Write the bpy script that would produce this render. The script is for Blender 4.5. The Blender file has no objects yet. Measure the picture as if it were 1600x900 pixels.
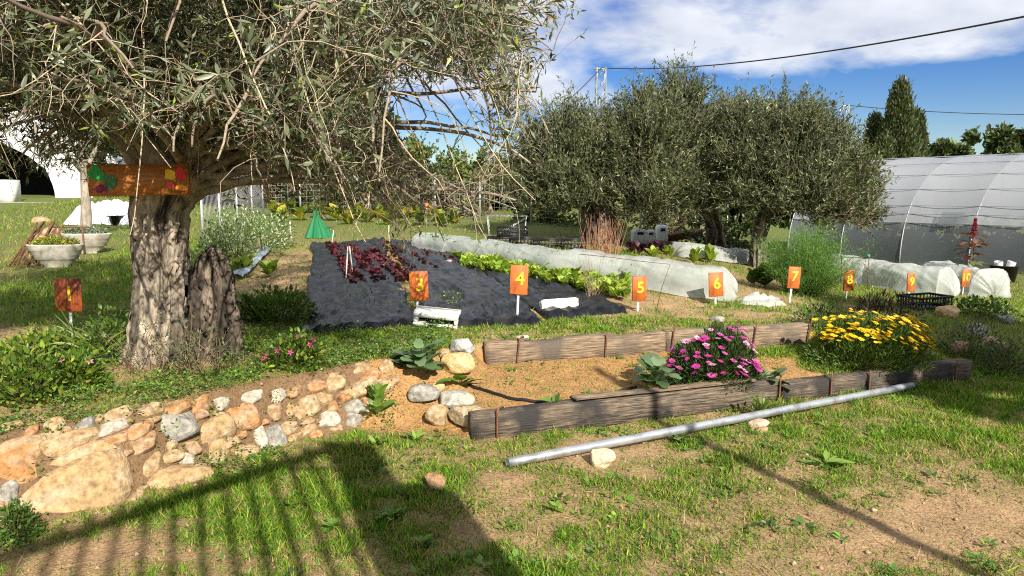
import bpy, math, random
import numpy as np
from mathutils import Matrix, Vector

random.seed(7)
RG = np.random.default_rng(11)
SC = bpy.context.scene
COL = SC.collection

# ------------------------------------------------------------------ camera, sky, sun, exposure
FPX, CX, CY = 1143.0, 800.0, 450.0
PITCH = math.radians(7.23)
CAM = np.array([0.0, 0.0, 1.7])
cd = bpy.data.cameras.new('camera'); cam = bpy.data.objects.new('camera', cd); COL.objects.link(cam)
cd.sensor_width = 36.0; cd.lens = 36.0 * FPX / 1600.0; cd.clip_start = 0.05; cd.clip_end = 2000
cam.location = CAM; cam.rotation_euler = (math.pi / 2 - PITCH, 0, 0)
SC.camera = cam

SUN_EL, SH_AZ = math.radians(34), math.radians(-24)       # shadows fall 24 degrees left of the view
S_TO = np.array([-math.sin(SH_AZ) * math.cos(SUN_EL), -math.cos(SH_AZ) * math.cos(SUN_EL), math.sin(SUN_EL)])
sl = bpy.data.lights.new('sun', 'SUN'); sl.energy = 5.0; sl.angle = math.radians(0.45); sl.color = (1.0, 0.93, 0.82)
so = bpy.data.objects.new('sun', sl); COL.objects.link(so)
so.rotation_euler = Vector(S_TO).to_track_quat('Z', 'Y').to_euler()

W = bpy.data.worlds.new('World'); SC.world = W; W.use_nodes = True
nt = W.node_tree; N = nt.nodes; L = nt.links; N.clear()
def wn(t, **k):
    n = N.new(t)
    for a, b in k.items(): setattr(n, a, b)
    return n
def wmath(op, a, b=None, clamp=False):
    n = N.new('ShaderNodeMath'); n.operation = op; n.use_clamp = clamp
    for i, v in enumerate((a, b)):
        if v is None: continue
        if isinstance(v, (int, float)): n.inputs[i].default_value = v
        else: L.new(v, n.inputs[i])
    return n.outputs[0]
sky = wn('ShaderNodeTexSky', sky_type='NISHITA', sun_disc=False, sun_elevation=SUN_EL,
         sun_rotation=math.atan2(S_TO[0], S_TO[1]), altitude=300, air_density=1.0, dust_density=0.25, ozone_density=3.2)
hs = wn('ShaderNodeHueSaturation'); hs.inputs['Hue'].default_value = 0.522; hs.inputs['Saturation'].default_value = 1.45; hs.inputs['Value'].default_value = 1.05
L.new(sky.outputs[0], hs.inputs['Color'])
tc = wn('ShaderNodeTexCoord'); sx = wn('ShaderNodeSeparateXYZ'); L.new(tc.outputs['Generated'], sx.inputs[0])
zz = wmath('MAXIMUM', sx.outputs[2], 0.0)
den = wmath('ADD', zz, 0.30)
cmb = wn('ShaderNodeCombineXYZ')
L.new(wmath('DIVIDE', sx.outputs[0], den), cmb.inputs[0]); L.new(wmath('DIVIDE', sx.outputs[1], den), cmb.inputs[1])
cmb.inputs[2].default_value = 3.3
nz = wn('ShaderNodeTexNoise'); nz.inputs['Scale'].default_value = 2.5; nz.inputs['Detail'].default_value = 9; nz.inputs['Roughness'].default_value = 0.56
nz.inputs['Distortion'].default_value = 0.1
L.new(cmb.outputs[0], nz.inputs['Vector'])
# the cloud deck thins out towards the horizon and to the right
tilt = wmath('SUBTRACT', sx.outputs[2], wmath('MULTIPLY', sx.outputs[0], 0.09))
deck = wmath('MULTIPLY', wmath('SUBTRACT', tilt, 0.118), 5.0)
deck = wmath('MINIMUM', wmath('MAXIMUM', deck, -0.5), 0.22)
dens = wmath('MULTIPLY', wmath('ADD', wmath('SUBTRACT', nz.outputs[0], 0.49), deck), 5.0, True)
n2 = wn('ShaderNodeTexNoise'); n2.inputs['Scale'].default_value = 6.5; n2.inputs['Detail'].default_value = 6
L.new(cmb.outputs[0], n2.inputs['Vector'])
ccol = wn('ShaderNodeMixRGB'); L.new(n2.outputs[0], ccol.inputs[0])
ccol.inputs[1].default_value = (5.0, 5.6, 6.8, 1); ccol.inputs[2].default_value = (11.5, 11.6, 11.8, 1)
mx = wn('ShaderNodeMixRGB'); L.new(wmath('MULTIPLY', dens, 0.9), mx.inputs[0]); L.new(hs.outputs[0], mx.inputs[1]); L.new(ccol.outputs[0], mx.inputs[2])
bg = wn('ShaderNodeBackground'); bg.inputs['Strength'].default_value = 0.06; L.new(mx.outputs[0], bg.inputs['Color'])
wo = wn('ShaderNodeOutputWorld'); L.new(bg.outputs[0], wo.inputs['Surface'])

vs = SC.view_settings; vs.view_transform = 'Standard'; vs.look = 'None'; vs.gamma = 1.0; vs.use_curve_mapping = False; vs.exposure = 0.78
SC.cycles.use_denoising = False; SC.cycles.filter_width = 1.1
SC.cycles.max_bounces = 6; SC.cycles.diffuse_bounces = 3; SC.cycles.transmission_bounces = 4; SC.cycles.transparent_max_bounces = 12
SC.cycles.sample_clamp_indirect = 6

# ------------------------------------------------------------------ projection helpers
cp, sp = math.cos(PITCH), math.sin(PITCH)
def ray(px, py):
    """unit-depth ray (world y grows by about one) through a pixel of the 1600 x 900 photograph"""
    u = (px - CX) / FPX; v = (CY - py) / FPX
    d = np.array([u, cp + v * sp, -sp + v * cp])
    return d / d[1]
def at(px, py, d):                                          # point at world depth y = d
    return CAM + ray(px, py) * d
def project(P):
    Q = np.asarray(P, float) - CAM
    f = Q[..., 1] * cp - Q[..., 2] * sp; up = Q[..., 1] * sp + Q[..., 2] * cp
    f = np.maximum(f, 1e-3)
    return CX + FPX * Q[..., 0] / f, CY - FPX * up / f

# ------------------------------------------------------------------ noise
def _h(ix, iy, iz, s):
    n = (ix * 374761393 + iy * 668265263 + iz * 2147483647 % 1013904223 + s * 974711) & 0xFFFFFFFF
    n = ((n ^ (n >> 13)) * 1274126177) & 0xFFFFFFFF
    n = ((n ^ (n >> 16)) * 2246822519) & 0xFFFFFFFF
    return ((n ^ (n >> 15)) & 0xFFFFFF) / float(0xFFFFFF)
def vnoise(P, s=0):
    P = np.asarray(P, float)
    if P.shape[-1] == 2: P = np.concatenate([P, np.zeros(P.shape[:-1] + (1,))], -1)
    I = np.floor(P).astype(np.int64); f = P - I; f = f * f * (3 - 2 * f)
    r = 0
    for a in (0, 1):
        for b in (0, 1):
            for c in (0, 1):
                w = (f[..., 0] if a else 1 - f[..., 0]) * (f[..., 1] if b else 1 - f[..., 1]) * (f[..., 2] if c else 1 - f[..., 2])
                r = r + w * _h(I[..., 0] + a, I[..., 1] + b, (I[..., 2] + c) * 1619, s)
    return r
def fbm(P, o=4, s=0):
    P = np.asarray(P, float); r = 0; a = 0.5; t = 0
    for i in range(o):
        r = r + a * vnoise(P * 2.0 ** i + 7.3 * i, s + i); t += a; a *= 0.5
    return r / t                                            # 0..1
def sstep(a, b, x):
    t = np.clip((x - a) / (b - a), 0, 1); return t * t * (3 - 2 * t)

# ------------------------------------------------------------------ terrain
FX = [-40, -3.4, -2.75, -2.2, -1.92, -1.57, -1.09, -0.62, -0.30, 4.20, 5.2, 8.0, 14, 40]
FY = [-12, 2.7, 3.35, 3.85, 4.40, 4.86, 5.16, 5.10, 4.99, 6.66, 7.0, 9.2, 14, 40]
UX = [-40, -3.4, -2.75, -2.2, -1.92, -1.57, -1.09, -0.62, -0.25, 2.95, 4.7, 8.0, 14, 40]
UY = [-11.5, 3.1, 3.85, 4.25, 4.72, 5.16, 5.62, 5.95, 6.30, 7.22, 8.3, 11.5, 18, 46]
def terrace(x, y):
    s = 1 - sstep(0.5, 6.5, x)
    sl_ = 0.056 + 0.012 * sstep(-3, -8, x)
    rise = sl_ * np.clip(y - 7, 0, 19) * s + 0.008 * np.clip(y - 26, 0, 400)
    return 0.42 + rise - 0.052 * np.clip(x - 1, 0, 7.2) + 0.003 * np.clip(x - 9, 0, 30)
def terrain(x, y):
    x = np.asarray(x, float); y = np.asarray(y, float)
    yf = np.interp(x, FX, FY); yu = np.interp(x, UX, UY)
    zt = terrace(x, y)
    P = np.stack([x, y], -1)
    lawn = (fbm(P * 0.9, 3, 5) - 0.5) * 0.07 * sstep(2, 5, y) + (fbm(P * 7, 2, 6) - 0.5) * 0.03
    bump = (fbm(P * 2.2, 3, 8) - 0.5) * 0.06 + (fbm(P * 9, 2, 9) - 0.5) * 0.03
    tim = sstep(-0.34, -0.24, x) * (1 - sstep(4.15, 4.35, x))        # front timber zone
    tim2 = sstep(-0.40, -0.22, x) * (1 - sstep(2.9, 3.15, x))        # upper timber zone
    t = np.clip((y - yf) / np.maximum(yu - yf, 0.05), 0, 1)
    h1 = 0.13 * tim; h2 = zt * (1 - tim2) + (0.235 + 0.03 * fbm(P * 3, 2, 4)) * tim2
    wall = sstep(0, 1, t)
    mid = h1 + (h2 - h1) * (t * tim + wall * (1 - tim)) + bump * tim * 1.0 * np.sin(np.clip(t, 0, 1) * math.pi)
    z = np.where(y < yf, lawn, np.where(y < yu, mid, zt + bump * (0.35 + 0.65 * sstep(0, 0.5, y - yu))))
    # soften the jumps over a few centimetres (they lie inside the timbers)
    a = sstep(-0.03, 0.03, y - yf); z = np.where(np.abs(y - yf) < 0.03, lawn * (1 - a) + mid * a, z)
    return z
def ground_hit(px, py, lo=1.5, hi=60):
    r = ray(px, py); ds = np.concatenate([np.arange(lo, 16, 0.02), np.arange(16, hi, 0.1)])
    P = CAM + ds[:, None] * r
    b = P[:, 2] - terrain(P[:, 0], P[:, 1])
    i = np.argmax(b < 0) if (b < 0).any() else len(ds) - 1
    return P[i]
def on_ground(x, y, dz=0.0):
    return np.array([x, y, float(terrain(np.array([x]), np.array([y]))[0]) + dz])

# ------------------------------------------------------------------ mesh helpers
def norm(v):
    v = np.asarray(v, float); return v / np.maximum(np.linalg.norm(v, axis=-1, keepdims=True), 1e-9)
class MB:
    """collects vertices, polygons (arrays of equal-sized faces) and vertex colours"""
    def __init__(s): s.V = []; s.F = []; s.C = []; s.n = 0
    def add(s, V, F, c=(0.5, 0.5, 0.5)):
        V = np.asarray(V, float).reshape(-1, 3)
        if not isinstance(F, list): F = [F]
        for f in F: s.F.append(np.asarray(f, int) + s.n)
        c = np.asarray(c, float)
        s.C.append(np.broadcast_to(c, (len(V), 3)) if c.ndim == 1 else c)
        s.V.append(V); s.n += len(V); return s
    def box(s, lo, hi, c=(0.5, 0.5, 0.5), M=None, t=None):
        lo = np.array(lo, float); hi = np.array(hi, float)
        V = np.array([[x, y, z] for x in (0, 1) for y in (0, 1) for z in (0, 1)], float) * (hi - lo) + lo
        if M is not None: V = V @ np.asarray(M).T
        if t is not None: V = V + t
        return s.add(V, [np.array([[0, 1, 3, 2], [4, 6, 7, 5], [0, 4, 5, 1], [2, 3, 7, 6], [0, 2, 6, 4], [1, 5, 7, 3]])], c)
    def tube(s, P, R, k=6, c=(0.5, 0.5, 0.5), cap=True):
        P = np.asarray(P, float); n = len(P); R = np.broadcast_to(np.asarray(R, float), (n,))
        T = np.gradient(P, axis=0); T = norm(T)
        ref = np.array([0, 0, 1.0]) if abs(T[0, 2]) < 0.8 else np.array([1.0, 0, 0])
        A = norm(np.cross(T, ref)); B = np.cross(T, A)
        a = np.arange(k) * 2 * math.pi / k
        V = P[:, None] + R[:, None, None] * (np.cos(a)[None, :, None] * A[:, None] + np.sin(a)[None, :, None] * B[:, None])
        i = np.arange(n - 1)[:, None] * k; j = np.arange(k)[None]
        F = np.stack([i + j, i + (j + 1) % k, i + k + (j + 1) % k, i + k + j], -1).reshape(-1, 4)
        Fs = [F]
        if cap: Fs += [np.arange(k)[::-1][None], ((n - 1) * k + np.arange(k))[None]]
        return s.add(V.reshape(-1, 3), Fs, c)
    def tubes(s, P, R, k=3, c=(0.5, 0.5, 0.5)):
        """many chains at once: P (n, m, 3), R (n, m); c (n, 3) or one colour"""
        n, m = P.shape[:2]
        T = norm(np.gradient(P, axis=1)); ref = norm(RG.normal(size=(n, 1, 3)))
        A = norm(np.cross(T, ref)); B = np.cross(T, A)
        a = np.arange(k) * 2 * math.pi / k
        V = P[:, :, None] + R[:, :, None, None] * (np.cos(a)[None, None, :, None] * A[:, :, None] + np.sin(a)[None, None, :, None] * B[:, :, None])
        b = np.arange(n)[:, None, None] * (m * k); i = np.arange(m - 1)[None, :, None] * k; j = np.arange(k)[None, None]
        F = np.stack([b + i + j, b + i + (j + 1) % k, b + i + k + (j + 1) % k, b + i + k + j], -1).reshape(-1, 4)
        c = np.asarray(c, float)
        if c.ndim == 2: c = np.repeat(c, m * k, 0)
        return s.add(V.reshape(-1, 3), F, c)
    def grid(s, P, c=(0.5, 0.5, 0.5)):
        h, w = P.shape[:2]; i = np.arange(h - 1)[:, None] * w; j = np.arange(w - 1)[None]
        F = np.stack([i + j, i + j + 1, i + w + j + 1, i + w + j], -1).reshape(-1, 4)
        c = np.asarray(c, float)
        return s.add(P.reshape(-1, 3), F, c.reshape(-1, 3) if c.ndim == 3 else c)
    def scatter(s, tmpl, pos, M, col):
        """tmpl (V, F tris); pos (n,3); M (n,3,3) columns already scaled; col (n,3)"""
        tv, tf = tmpl; n = len(pos)
        if n == 0: return s
        V = np.einsum('nij,kj->nki', M, tv) + pos[:, None]
        F = (np.arange(n)[:, None, None] * len(tv) + tf[None]).reshape(-1, tf.shape[1])
        return s.add(V.reshape(-1, 3), F, np.repeat(np.broadcast_to(col, (n, 3)), len(tv), 0))
    def mesh(s, name, mat, off=None, smooth=False):
        V = np.concatenate(s.V) if s.V else np.zeros((0, 3)); C = np.concatenate(s.C) if s.C else np.zeros((0, 3))
        if off is not None: V = V - np.asarray(off, float)
        me = bpy.data.meshes.new(name)
        li = np.concatenate([f.ravel() for f in s.F]); sz = np.concatenate([np.full(len(f), f.shape[1]) for f in s.F])
        me.vertices.add(len(V)); me.vertices.foreach_set('co', V.astype(np.float32).ravel())
        me.loops.add(len(li)); me.loops.foreach_set('vertex_index', li.astype(np.int32))
        me.polygons.add(len(sz)); st = np.concatenate([[0], np.cumsum(sz)[:-1]])
        me.polygons.foreach_set('loop_start', st.astype(np.int32)); me.polygons.foreach_set('loop_total', sz.astype(np.int32))
        if smooth: me.polygons.foreach_set('use_smooth', np.ones(len(sz), bool))
        at_ = me.attributes.new('Col', 'FLOAT_COLOR', 'POINT')
        at_.data.foreach_set('color', np.concatenate([C, np.ones((len(C), 1))], 1).astype(np.float32).ravel())
        me.materials.append(mat); me.update(calc_edges=True); me.validate()
        return me

def props(o, label=None, cat=None, group=None, kind=None):
    if label: o['label'] = label
    if cat: o['category'] = cat
    if group: o['group'] = group
    if kind: o['kind'] = kind
    return o
def thing(name, loc, label, cat, group=None, rz=0.0):
    o = bpy.data.objects.new(name, None); COL.objects.link(o); o.location = loc; o.rotation_euler = (0, 0, rz)
    o.empty_display_size = 0.1
    return props(o, label, cat, group)
def link(name, me, parent=None, loc=(0, 0, 0), rot=None, M=None):
    o = bpy.data.objects.new(name, me); COL.objects.link(o)
    if parent is not None: o.parent = parent
    if M is not None: o.matrix_basis = M
    else:
        o.location = loc
        if rot is not None: o.rotation_euler = rot
    return o
def root_loc(p):
    while p.parent is not None: p = p.parent
    return np.array(p.location)
def part(name, mb, mat, parent, smooth=False, kind=None, local=False):
    """mesh given in world coordinates (or local ones) as a part of a thing that is not rotated"""
    o = link(name, mb.mesh(name, mat, None if local else root_loc(parent), smooth), parent)
    return props(o, kind=kind)
def solo(name, mb, mat, loc, label=None, cat=None, group=None, kind=None, smooth=False, local=False, rot=None):
    o = link(name, mb.mesh(name, mat, None if local else loc, smooth), None, loc, rot)
    return props(o, label, cat, group, kind)

# ------------------------------------------------------------------ materials
def mat_nodes(name):
    m = bpy.data.materials.new(name); m.use_nodes = True
    nt = m.node_tree; nt.nodes.clear()
    return m, nt.nodes, nt.links
def finish(nodes, links, sh):
    o = nodes.new('ShaderNodeOutputMaterial'); links.new(sh, o.inputs['Surface'])
def leaf_mat(name, trans=0.28, rough=0.45, tint=(1.2, 1.35, 0.5), spec=0.4, rand=0.0):
    m, n, l = mat_nodes(name)
    a = n.new('ShaderNodeAttribute'); a.attribute_name = 'Col'; src = a.outputs['Color']
    if rand:
        oi = n.new('ShaderNodeObjectInfo'); h = n.new('ShaderNodeHueSaturation'); mr = n.new('ShaderNodeMapRange')
        l.new(oi.outputs['Random'], mr.inputs[0]); mr.inputs[3].default_value = 1 - rand; mr.inputs[4].default_value = 1 + rand
        l.new(mr.outputs[0], h.inputs['Value']); l.new(src, h.inputs['Color']); src = h.outputs[0]
    p = n.new('ShaderNodeBsdfPrincipled'); p.inputs['Roughness'].default_value = rough
    p.inputs['Specular IOR Level'].default_value = spec
    l.new(src, p.inputs['Base Color'])
    t = n.new('ShaderNodeBsdfTranslucent'); mu = n.new('ShaderNodeMixRGB'); mu.blend_type = 'MULTIPLY'; mu.inputs[0].default_value = 1
    l.new(src, mu.inputs[1]); mu.inputs[2].default_value = (*tint, 1); l.new(mu.outputs[0], t.inputs['Color'])
    x = n.new('ShaderNodeMixShader'); x.inputs[0].default_value = trans
    l.new(p.outputs[0], x.inputs[1]); l.new(t.outputs[0], x.inputs[2]); finish(n, l, x.outputs[0])
    return m
def surf_mat(name, c1, c2, scale=6, stretch=(1, 1, 1), rough=0.8, bump=0.3, bscale=None, detail=8, c3=None, s3=2.0, metal=0.0, coord='Object', spec=0.3, lo=0.35, hi=0.65, attr=False):
    """two-colour noise with bump; c3 adds patches of a third colour"""
    m, n, l = mat_nodes(name)
    tc = n.new('ShaderNodeTexCoord'); mp = n.new('ShaderNodeMapping'); mp.inputs['Scale'].default_value = stretch
    l.new(tc.outputs[coord], mp.inputs[0])
    no = n.new('ShaderNodeTexNoise'); no.inputs['Scale'].default_value = scale; no.inputs['Detail'].default_value = detail; no.inputs['Roughness'].default_value = 0.62
    l.new(mp.outputs[0], no.inputs['Vector'])
    mr = n.new('ShaderNodeMapRange'); l.new(no.outputs[0], mr.inputs[0]); mr.inputs[1].default_value = lo; mr.inputs[2].default_value = hi
    mix = n.new('ShaderNodeMixRGB'); l.new(mr.outputs[0], mix.inputs[0]); mix.inputs[1].default_value = (*c1, 1); mix.inputs[2].default_value = (*c2, 1)
    col = mix.outputs[0]
    if attr:
        a = n.new('ShaderNodeAttribute'); a.attribute_name = 'Col'; mu = n.new('ShaderNodeMixRGB'); mu.blend_type = 'MULTIPLY'; mu.inputs[0].default_value = 1
        l.new(col, mu.inputs[1]); l.new(a.outputs['Color'], mu.inputs[2]); col = mu.outputs[0]
    if c3:
        n3 = n.new('ShaderNodeTexNoise'); n3.inputs['Scale'].default_value = s3; n3.inputs['Detail'].default_value = 5
        l.new(tc.outputs[coord], n3.inputs['Vector'])
        r3 = n.new('ShaderNodeMapRange'); l.new(n3.outputs[0], r3.inputs[0]); r3.inputs[1].default_value = 0.5; r3.inputs[2].default_value = 0.64
        m3 = n.new('ShaderNodeMixRGB'); l.new(r3.outputs[0], m3.inputs[0]); l.new(col, m3.inputs[1]); m3.inputs[2].default_value = (*c3, 1); col = m3.outputs[0]
    p = n.new('ShaderNodeBsdfPrincipled'); p.inputs['Roughness'].default_value = rough; p.inputs['Metallic'].default_value = metal
    p.inputs['Specular IOR Level'].default_value = spec
    l.new(col, p.inputs['Base Color'])
    if bump:
        b = n.new('ShaderNodeBump'); b.inputs['Strength'].default_value = bump; b.inputs['Distance'].default_value = 0.02
        nb = no
        if bscale:
            nb = n.new('ShaderNodeTexNoise'); nb.inputs['Scale'].default_value = bscale; nb.inputs['Detail'].default_value = 6; l.new(mp.outputs[0], nb.inputs['Vector'])
        l.new(nb.outputs[0], b.inputs['Height']); l.new(b.outputs[0], p.inputs['Normal'])
    finish(n, l, p.outputs[0]); return m
def attr_mat(name, rough=0.8, spec=0.3, scale=14, amount=0.35, bump=0.2, stretch=(1, 1, 1), rand=0.0):
    """vertex colour times noise"""
    m, n, l = mat_nodes(name)
    a = n.new('ShaderNodeAttribute'); a.attribute_name = 'Col'
    tc = n.new('ShaderNodeTexCoord'); mp = n.new('ShaderNodeMapping'); mp.inputs['Scale'].default_value = stretch; l.new(tc.outputs['Object'], mp.inputs[0])
    no = n.new('ShaderNodeTexNoise'); no.inputs['Scale'].default_value = scale; no.inputs['Detail'].default_value = 8; no.inputs['Roughness'].default_value = 0.65
    l.new(mp.outputs[0], no.inputs['Vector'])
    mr = n.new('ShaderNodeMapRange'); l.new(no.outputs[0], mr.inputs[0]); mr.inputs[1].default_value = 0.3; mr.inputs[2].default_value = 0.7
    mr.inputs[3].default_value = 1 - amount; mr.inputs[4].default_value = 1 + amount
    mu = n.new('ShaderNodeMixRGB'); mu.blend_type = 'MULTIPLY'; mu.inputs[0].default_value = 1
    l.new(a.outputs['Color'], mu.inputs[1]); l.new(mr.outputs[0], mu.inputs[2])
    p = n.new('ShaderNodeBsdfPrincipled'); p.inputs['Roughness'].default_value = rough; p.inputs['Specular IOR Level'].default_value = spec
    l.new(mu.outputs[0], p.inputs['Base Color'])
    if bump:
        b = n.new('ShaderNodeBump'); b.inputs['Strength'].default_value = bump; b.inputs['Distance'].default_value = 0.02
        l.new(no.outputs[0], b.inputs['Height']); l.new(b.outputs[0], p.inputs['Normal'])
    finish(n, l, p.outputs[0]); return m
def film_mat(name, col, transp=0.15, transl=0.4, rough=0.35, scale=3.0, dirt=0.8, bump=0.25):
    m, n, l = mat_nodes(name)
    tc = n.new('ShaderNodeTexCoord'); no = n.new('ShaderNodeTexNoise'); no.inputs['Scale'].default_value = scale; no.inputs['Detail'].default_value = 7
    l.new(tc.outputs['Object'], no.inputs['Vector'])
    mx = n.new('ShaderNodeMixRGB'); l.new(no.outputs[0], mx.inputs[0]); mx.inputs[1].default_value = (*[c * dirt for c in col], 1); mx.inputs[2].default_value = (*col, 1)
    p = n.new('ShaderNodeBsdfPrincipled'); p.inputs['Roughness'].default_value = rough; l.new(mx.outputs[0], p.inputs['Base Color'])
    b = n.new('ShaderNodeBump'); b.inputs['Strength'].default_value = bump; b.inputs['Distance'].default_value = 0.02; l.new(no.outputs[0], b.inputs['Height']); l.new(b.outputs[0], p.inputs['Normal'])
    t = n.new('ShaderNodeBsdfTranslucent'); l.new(mx.outputs[0], t.inputs['Color'])
    s1 = n.new('ShaderNodeMixShader'); s1.inputs[0].default_value = transl; l.new(p.outputs[0], s1.inputs[1]); l.new(t.outputs[0], s1.inputs[2])
    tr = n.new('ShaderNodeBsdfTransparent'); s2 = n.new('ShaderNodeMixShader'); s2.inputs[0].default_value = transp
    l.new(s1.outputs[0], s2.inputs[1]); l.new(tr.outputs[0], s2.inputs[2]); finish(n, l, s2.outputs[0])
    return m
def plain(name, c, rough=0.5, metal=0.0, var=0.12, scale=20, bump=0.05, spec=0.4):
    return surf_mat(name, [v * (1 - var) for v in c], [v * (1 + var) for v in c], scale=scale, rough=rough, metal=metal, bump=bump, spec=spec)

M_olive = leaf_mat('olive_leaf', 0.2, 0.42, (1.1, 1.3, 0.5), 0.5)
M_oliveR = leaf_mat('olive_leaf_single', 0.2, 0.38, (1.1, 1.3, 0.5), 0.5, 0.4)
M_leaf = leaf_mat('green_leaf', 0.3, 0.45)
M_leafR = leaf_mat('green_leaf_single', 0.3, 0.42, rand=0.3)
M_grass = leaf_mat('grass_blade', 0.3, 0.55, spec=0.25)
M_petal = leaf_mat('petal', 0.35, 0.6, (1, 1, 1), 0.2, 0.15)
M_twig = attr_mat('twig_bark', 0.85, 0.2, 60, 0.3, 0)
M_bark = attr_mat('olive_bark', 0.9, 0.2, 16, 0.6, 1.0, (1, 1, 0.35))
M_stone = attr_mat('limestone', 0.88, 0.2, 26, 0.5, 1.0)
M_attr = attr_mat('painted', 0.6, 0.3, 30, 0.12, 0.05)
M_iron = surf_mat('rusty_iron', (0.10, 0.045, 0.025), (0.22, 0.10, 0.055), 40, rough=0.8, bump=0.3)
M_galv = surf_mat('galvanised_steel', (0.42, 0.44, 0.47), (0.62, 0.64, 0.67), 25, (0.3, 1, 1), rough=0.42, bump=0.05, metal=0.75, c3=(0.36, 0.36, 0.36), s3=9)
M_zinc = surf_mat('zinc_post', (0.35, 0.36, 0.37), (0.5, 0.51, 0.52), 30, rough=0.5, bump=0.05, metal=0.5)
M_white = plain('white_paint', (0.75, 0.75, 0.73), 0.55)
M_foam = surf_mat('white_foam', (0.66, 0.65, 0.6), (0.84, 0.84, 0.82), 14, rough=0.8, bump=0.2, c3=(0.62, 0.5, 0.38), s3=6)
M_black = plain('black_plastic', (0.012, 0.012, 0.013), 0.4, bump=0.02)
M_hose = plain('black_hose', (0.015, 0.015, 0.016), 0.45, bump=0.02)
M_fabric = surf_mat('black_mulch_sheet', (0.004, 0.005, 0.007), (0.013, 0.015, 0.019), 5, rough=0.33, bump=0.5, bscale=5, c3=(0.026, 0.023, 0.02), s3=4.5, spec=0.2)
M_film = film_mat('white_fleece', (0.76, 0.79, 0.75), 0.42, 0.35, 0.25, dirt=0.9, bump=0.03)
M_tarp = film_mat('white_tarp', (0.8, 0.8, 0.82), 0.0, 0.15, 0.5)
M_gh = film_mat('greenhouse_film', (0.44, 0.46, 0.49), 0.2, 0.18, 0.3, 0.5, 0.72, 0.1)
M_ghdark = film_mat('greenhouse_film_darkened', (0.20, 0.22, 0.24), 0.4, 0.15, 0.35, 1.2)  # darker film tint stands in for shade along the foot; also on the vent
M_concrete = surf_mat('planter_concrete', (0.42, 0.39, 0.33), (0.6, 0.57, 0.5), 9, rough=0.9, bump=0.3, c3=(0.33, 0.29, 0.22), s3=3)
M_wood = surf_mat('weathered_timber', (0.045, 0.038, 0.032), (0.30, 0.225, 0.15), 4, (1.6, 22, 22), rough=0.88, bump=0.9, c3=(0.042, 0.038, 0.035), s3=3.6, lo=0.38, hi=0.72)
M_woodL = surf_mat('pale_timber', (0.075, 0.056, 0.04), (0.40, 0.29, 0.185), 4, (1.6, 22, 22), rough=0.88, bump=0.9, c3=(0.13, 0.105, 0.08), s3=2.6, lo=0.32, hi=0.66)
M_board = surf_mat('varnished_board', (0.42, 0.095, 0.02), (0.60, 0.17, 0.035), 7, (14, 14, 1.2), rough=0.5, bump=0.25, spec=0.3, lo=0.3, hi=0.7, c3=(0.33, 0.085, 0.025), s3=9)
M_boardD = surf_mat('dark_varnished_board', (0.17, 0.035, 0.012), (0.30, 0.07, 0.02), 7, (14, 14, 1.2), rough=0.45, bump=0.15)
M_boardL = surf_mat('long_varnished_board', (0.26, 0.09, 0.02), (0.50, 0.19, 0.045), 6, (1.2, 12, 12), rough=0.45, bump=0.15)
M_yellow = plain('yellow_paint', (0.82, 0.60, 0.03), 0.5, bump=0)
M_net = leaf_mat('green_net', 0.3, 0.6, (1, 1, 1))
M_tunnel_shade = plain('tunnel_interior_shade', (0.01, 0.01, 0.011), 0.8)  # near black, the shade of the tunnel interior put into the colour

# leaf templates (length 1 along y, width 1 along x, normal z)
LF4 = (np.array([[0, 0, 0], [-0.5, 0.45, 0.12], [0.5, 0.45, 0.12], [0, 1, -0.05]]), np.array([[0, 2, 3], [0, 3, 1]]))
LF8 = (np.array([[0, 0, 0], [0, 0.35, 0.03], [0, 0.7, 0.02], [0, 1, -0.08], [-0.5, 0.36, 0.13], [0.5, 0.36, 0.13], [-0.38, 0.7, 0.08], [0.38, 0.7, 0.08]]),
       np.array([[0, 5, 1], [0, 1, 4], [1, 5, 7], [1, 7, 2], [1, 2, 6], [1, 6, 4], [2, 7, 3], [2, 3, 6]]))
BLD = (np.array([[-0.5, 0, 0], [0.5, 0, 0], [-0.35, 0.55, 0.06], [0.35, 0.55, 0.06], [0, 1, 0.28]]), np.array([[0, 1, 3], [0, 3, 2], [2, 3, 4]]))
def lobed(n=7, wob=0.14, droop=0.22):
    """a larger leaf with a wavy margin, folded along its midrib and drooping at the tip"""
    t = np.linspace(0, 1, n); mid = np.stack([0 * t, t, 0.10 * np.sin(t * 2.6) - droop * t ** 2], 1)
    w = 0.5 * np.sin(math.pi * np.clip(t, 0, 1) ** 0.8) ** 0.75; w[0] = 0.05; w[-1] = 0.02
    w = w * (1 + wob * np.where(np.arange(n) % 2 == 0, 1, -1))
    Lf = mid + np.stack([-w, 0 * t, 0.16 * w], 1); Rt = mid + np.stack([w, 0 * t, 0.16 * w], 1)
    V = np.concatenate([mid, Lf, Rt]); F = []
    for i in range(n - 1):
        F += [[i, i + 1, n + i + 1], [i, n + i + 1, n + i], [i, 2 * n + i, 2 * n + i + 1], [i, 2 * n + i + 1, i + 1]]
    return V, np.array(F)
LFB = lobed()
LFR = lobed(6, 0.03, 0.08)
def frames(A, up=0.0, noise=1.0, rg=None):
    """rotation matrices (n,3,3) with y along A and the normal pulled towards +z by `up`"""
    rg = rg or RG; A = norm(A); r = rg.normal(size=A.shape) * noise; r[:, 2] += up
    X = norm(np.cross(A, r)); Z = np.cross(X, A)
    return np.stack([X, A, Z], -1)
def scaled(M, w, l):
    n = len(M); w = np.broadcast_to(w, (n,)); l = np.broadcast_to(l, (n,))
    S = np.stack([w, l, w], -1); return M * S[:, None, :]
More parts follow.
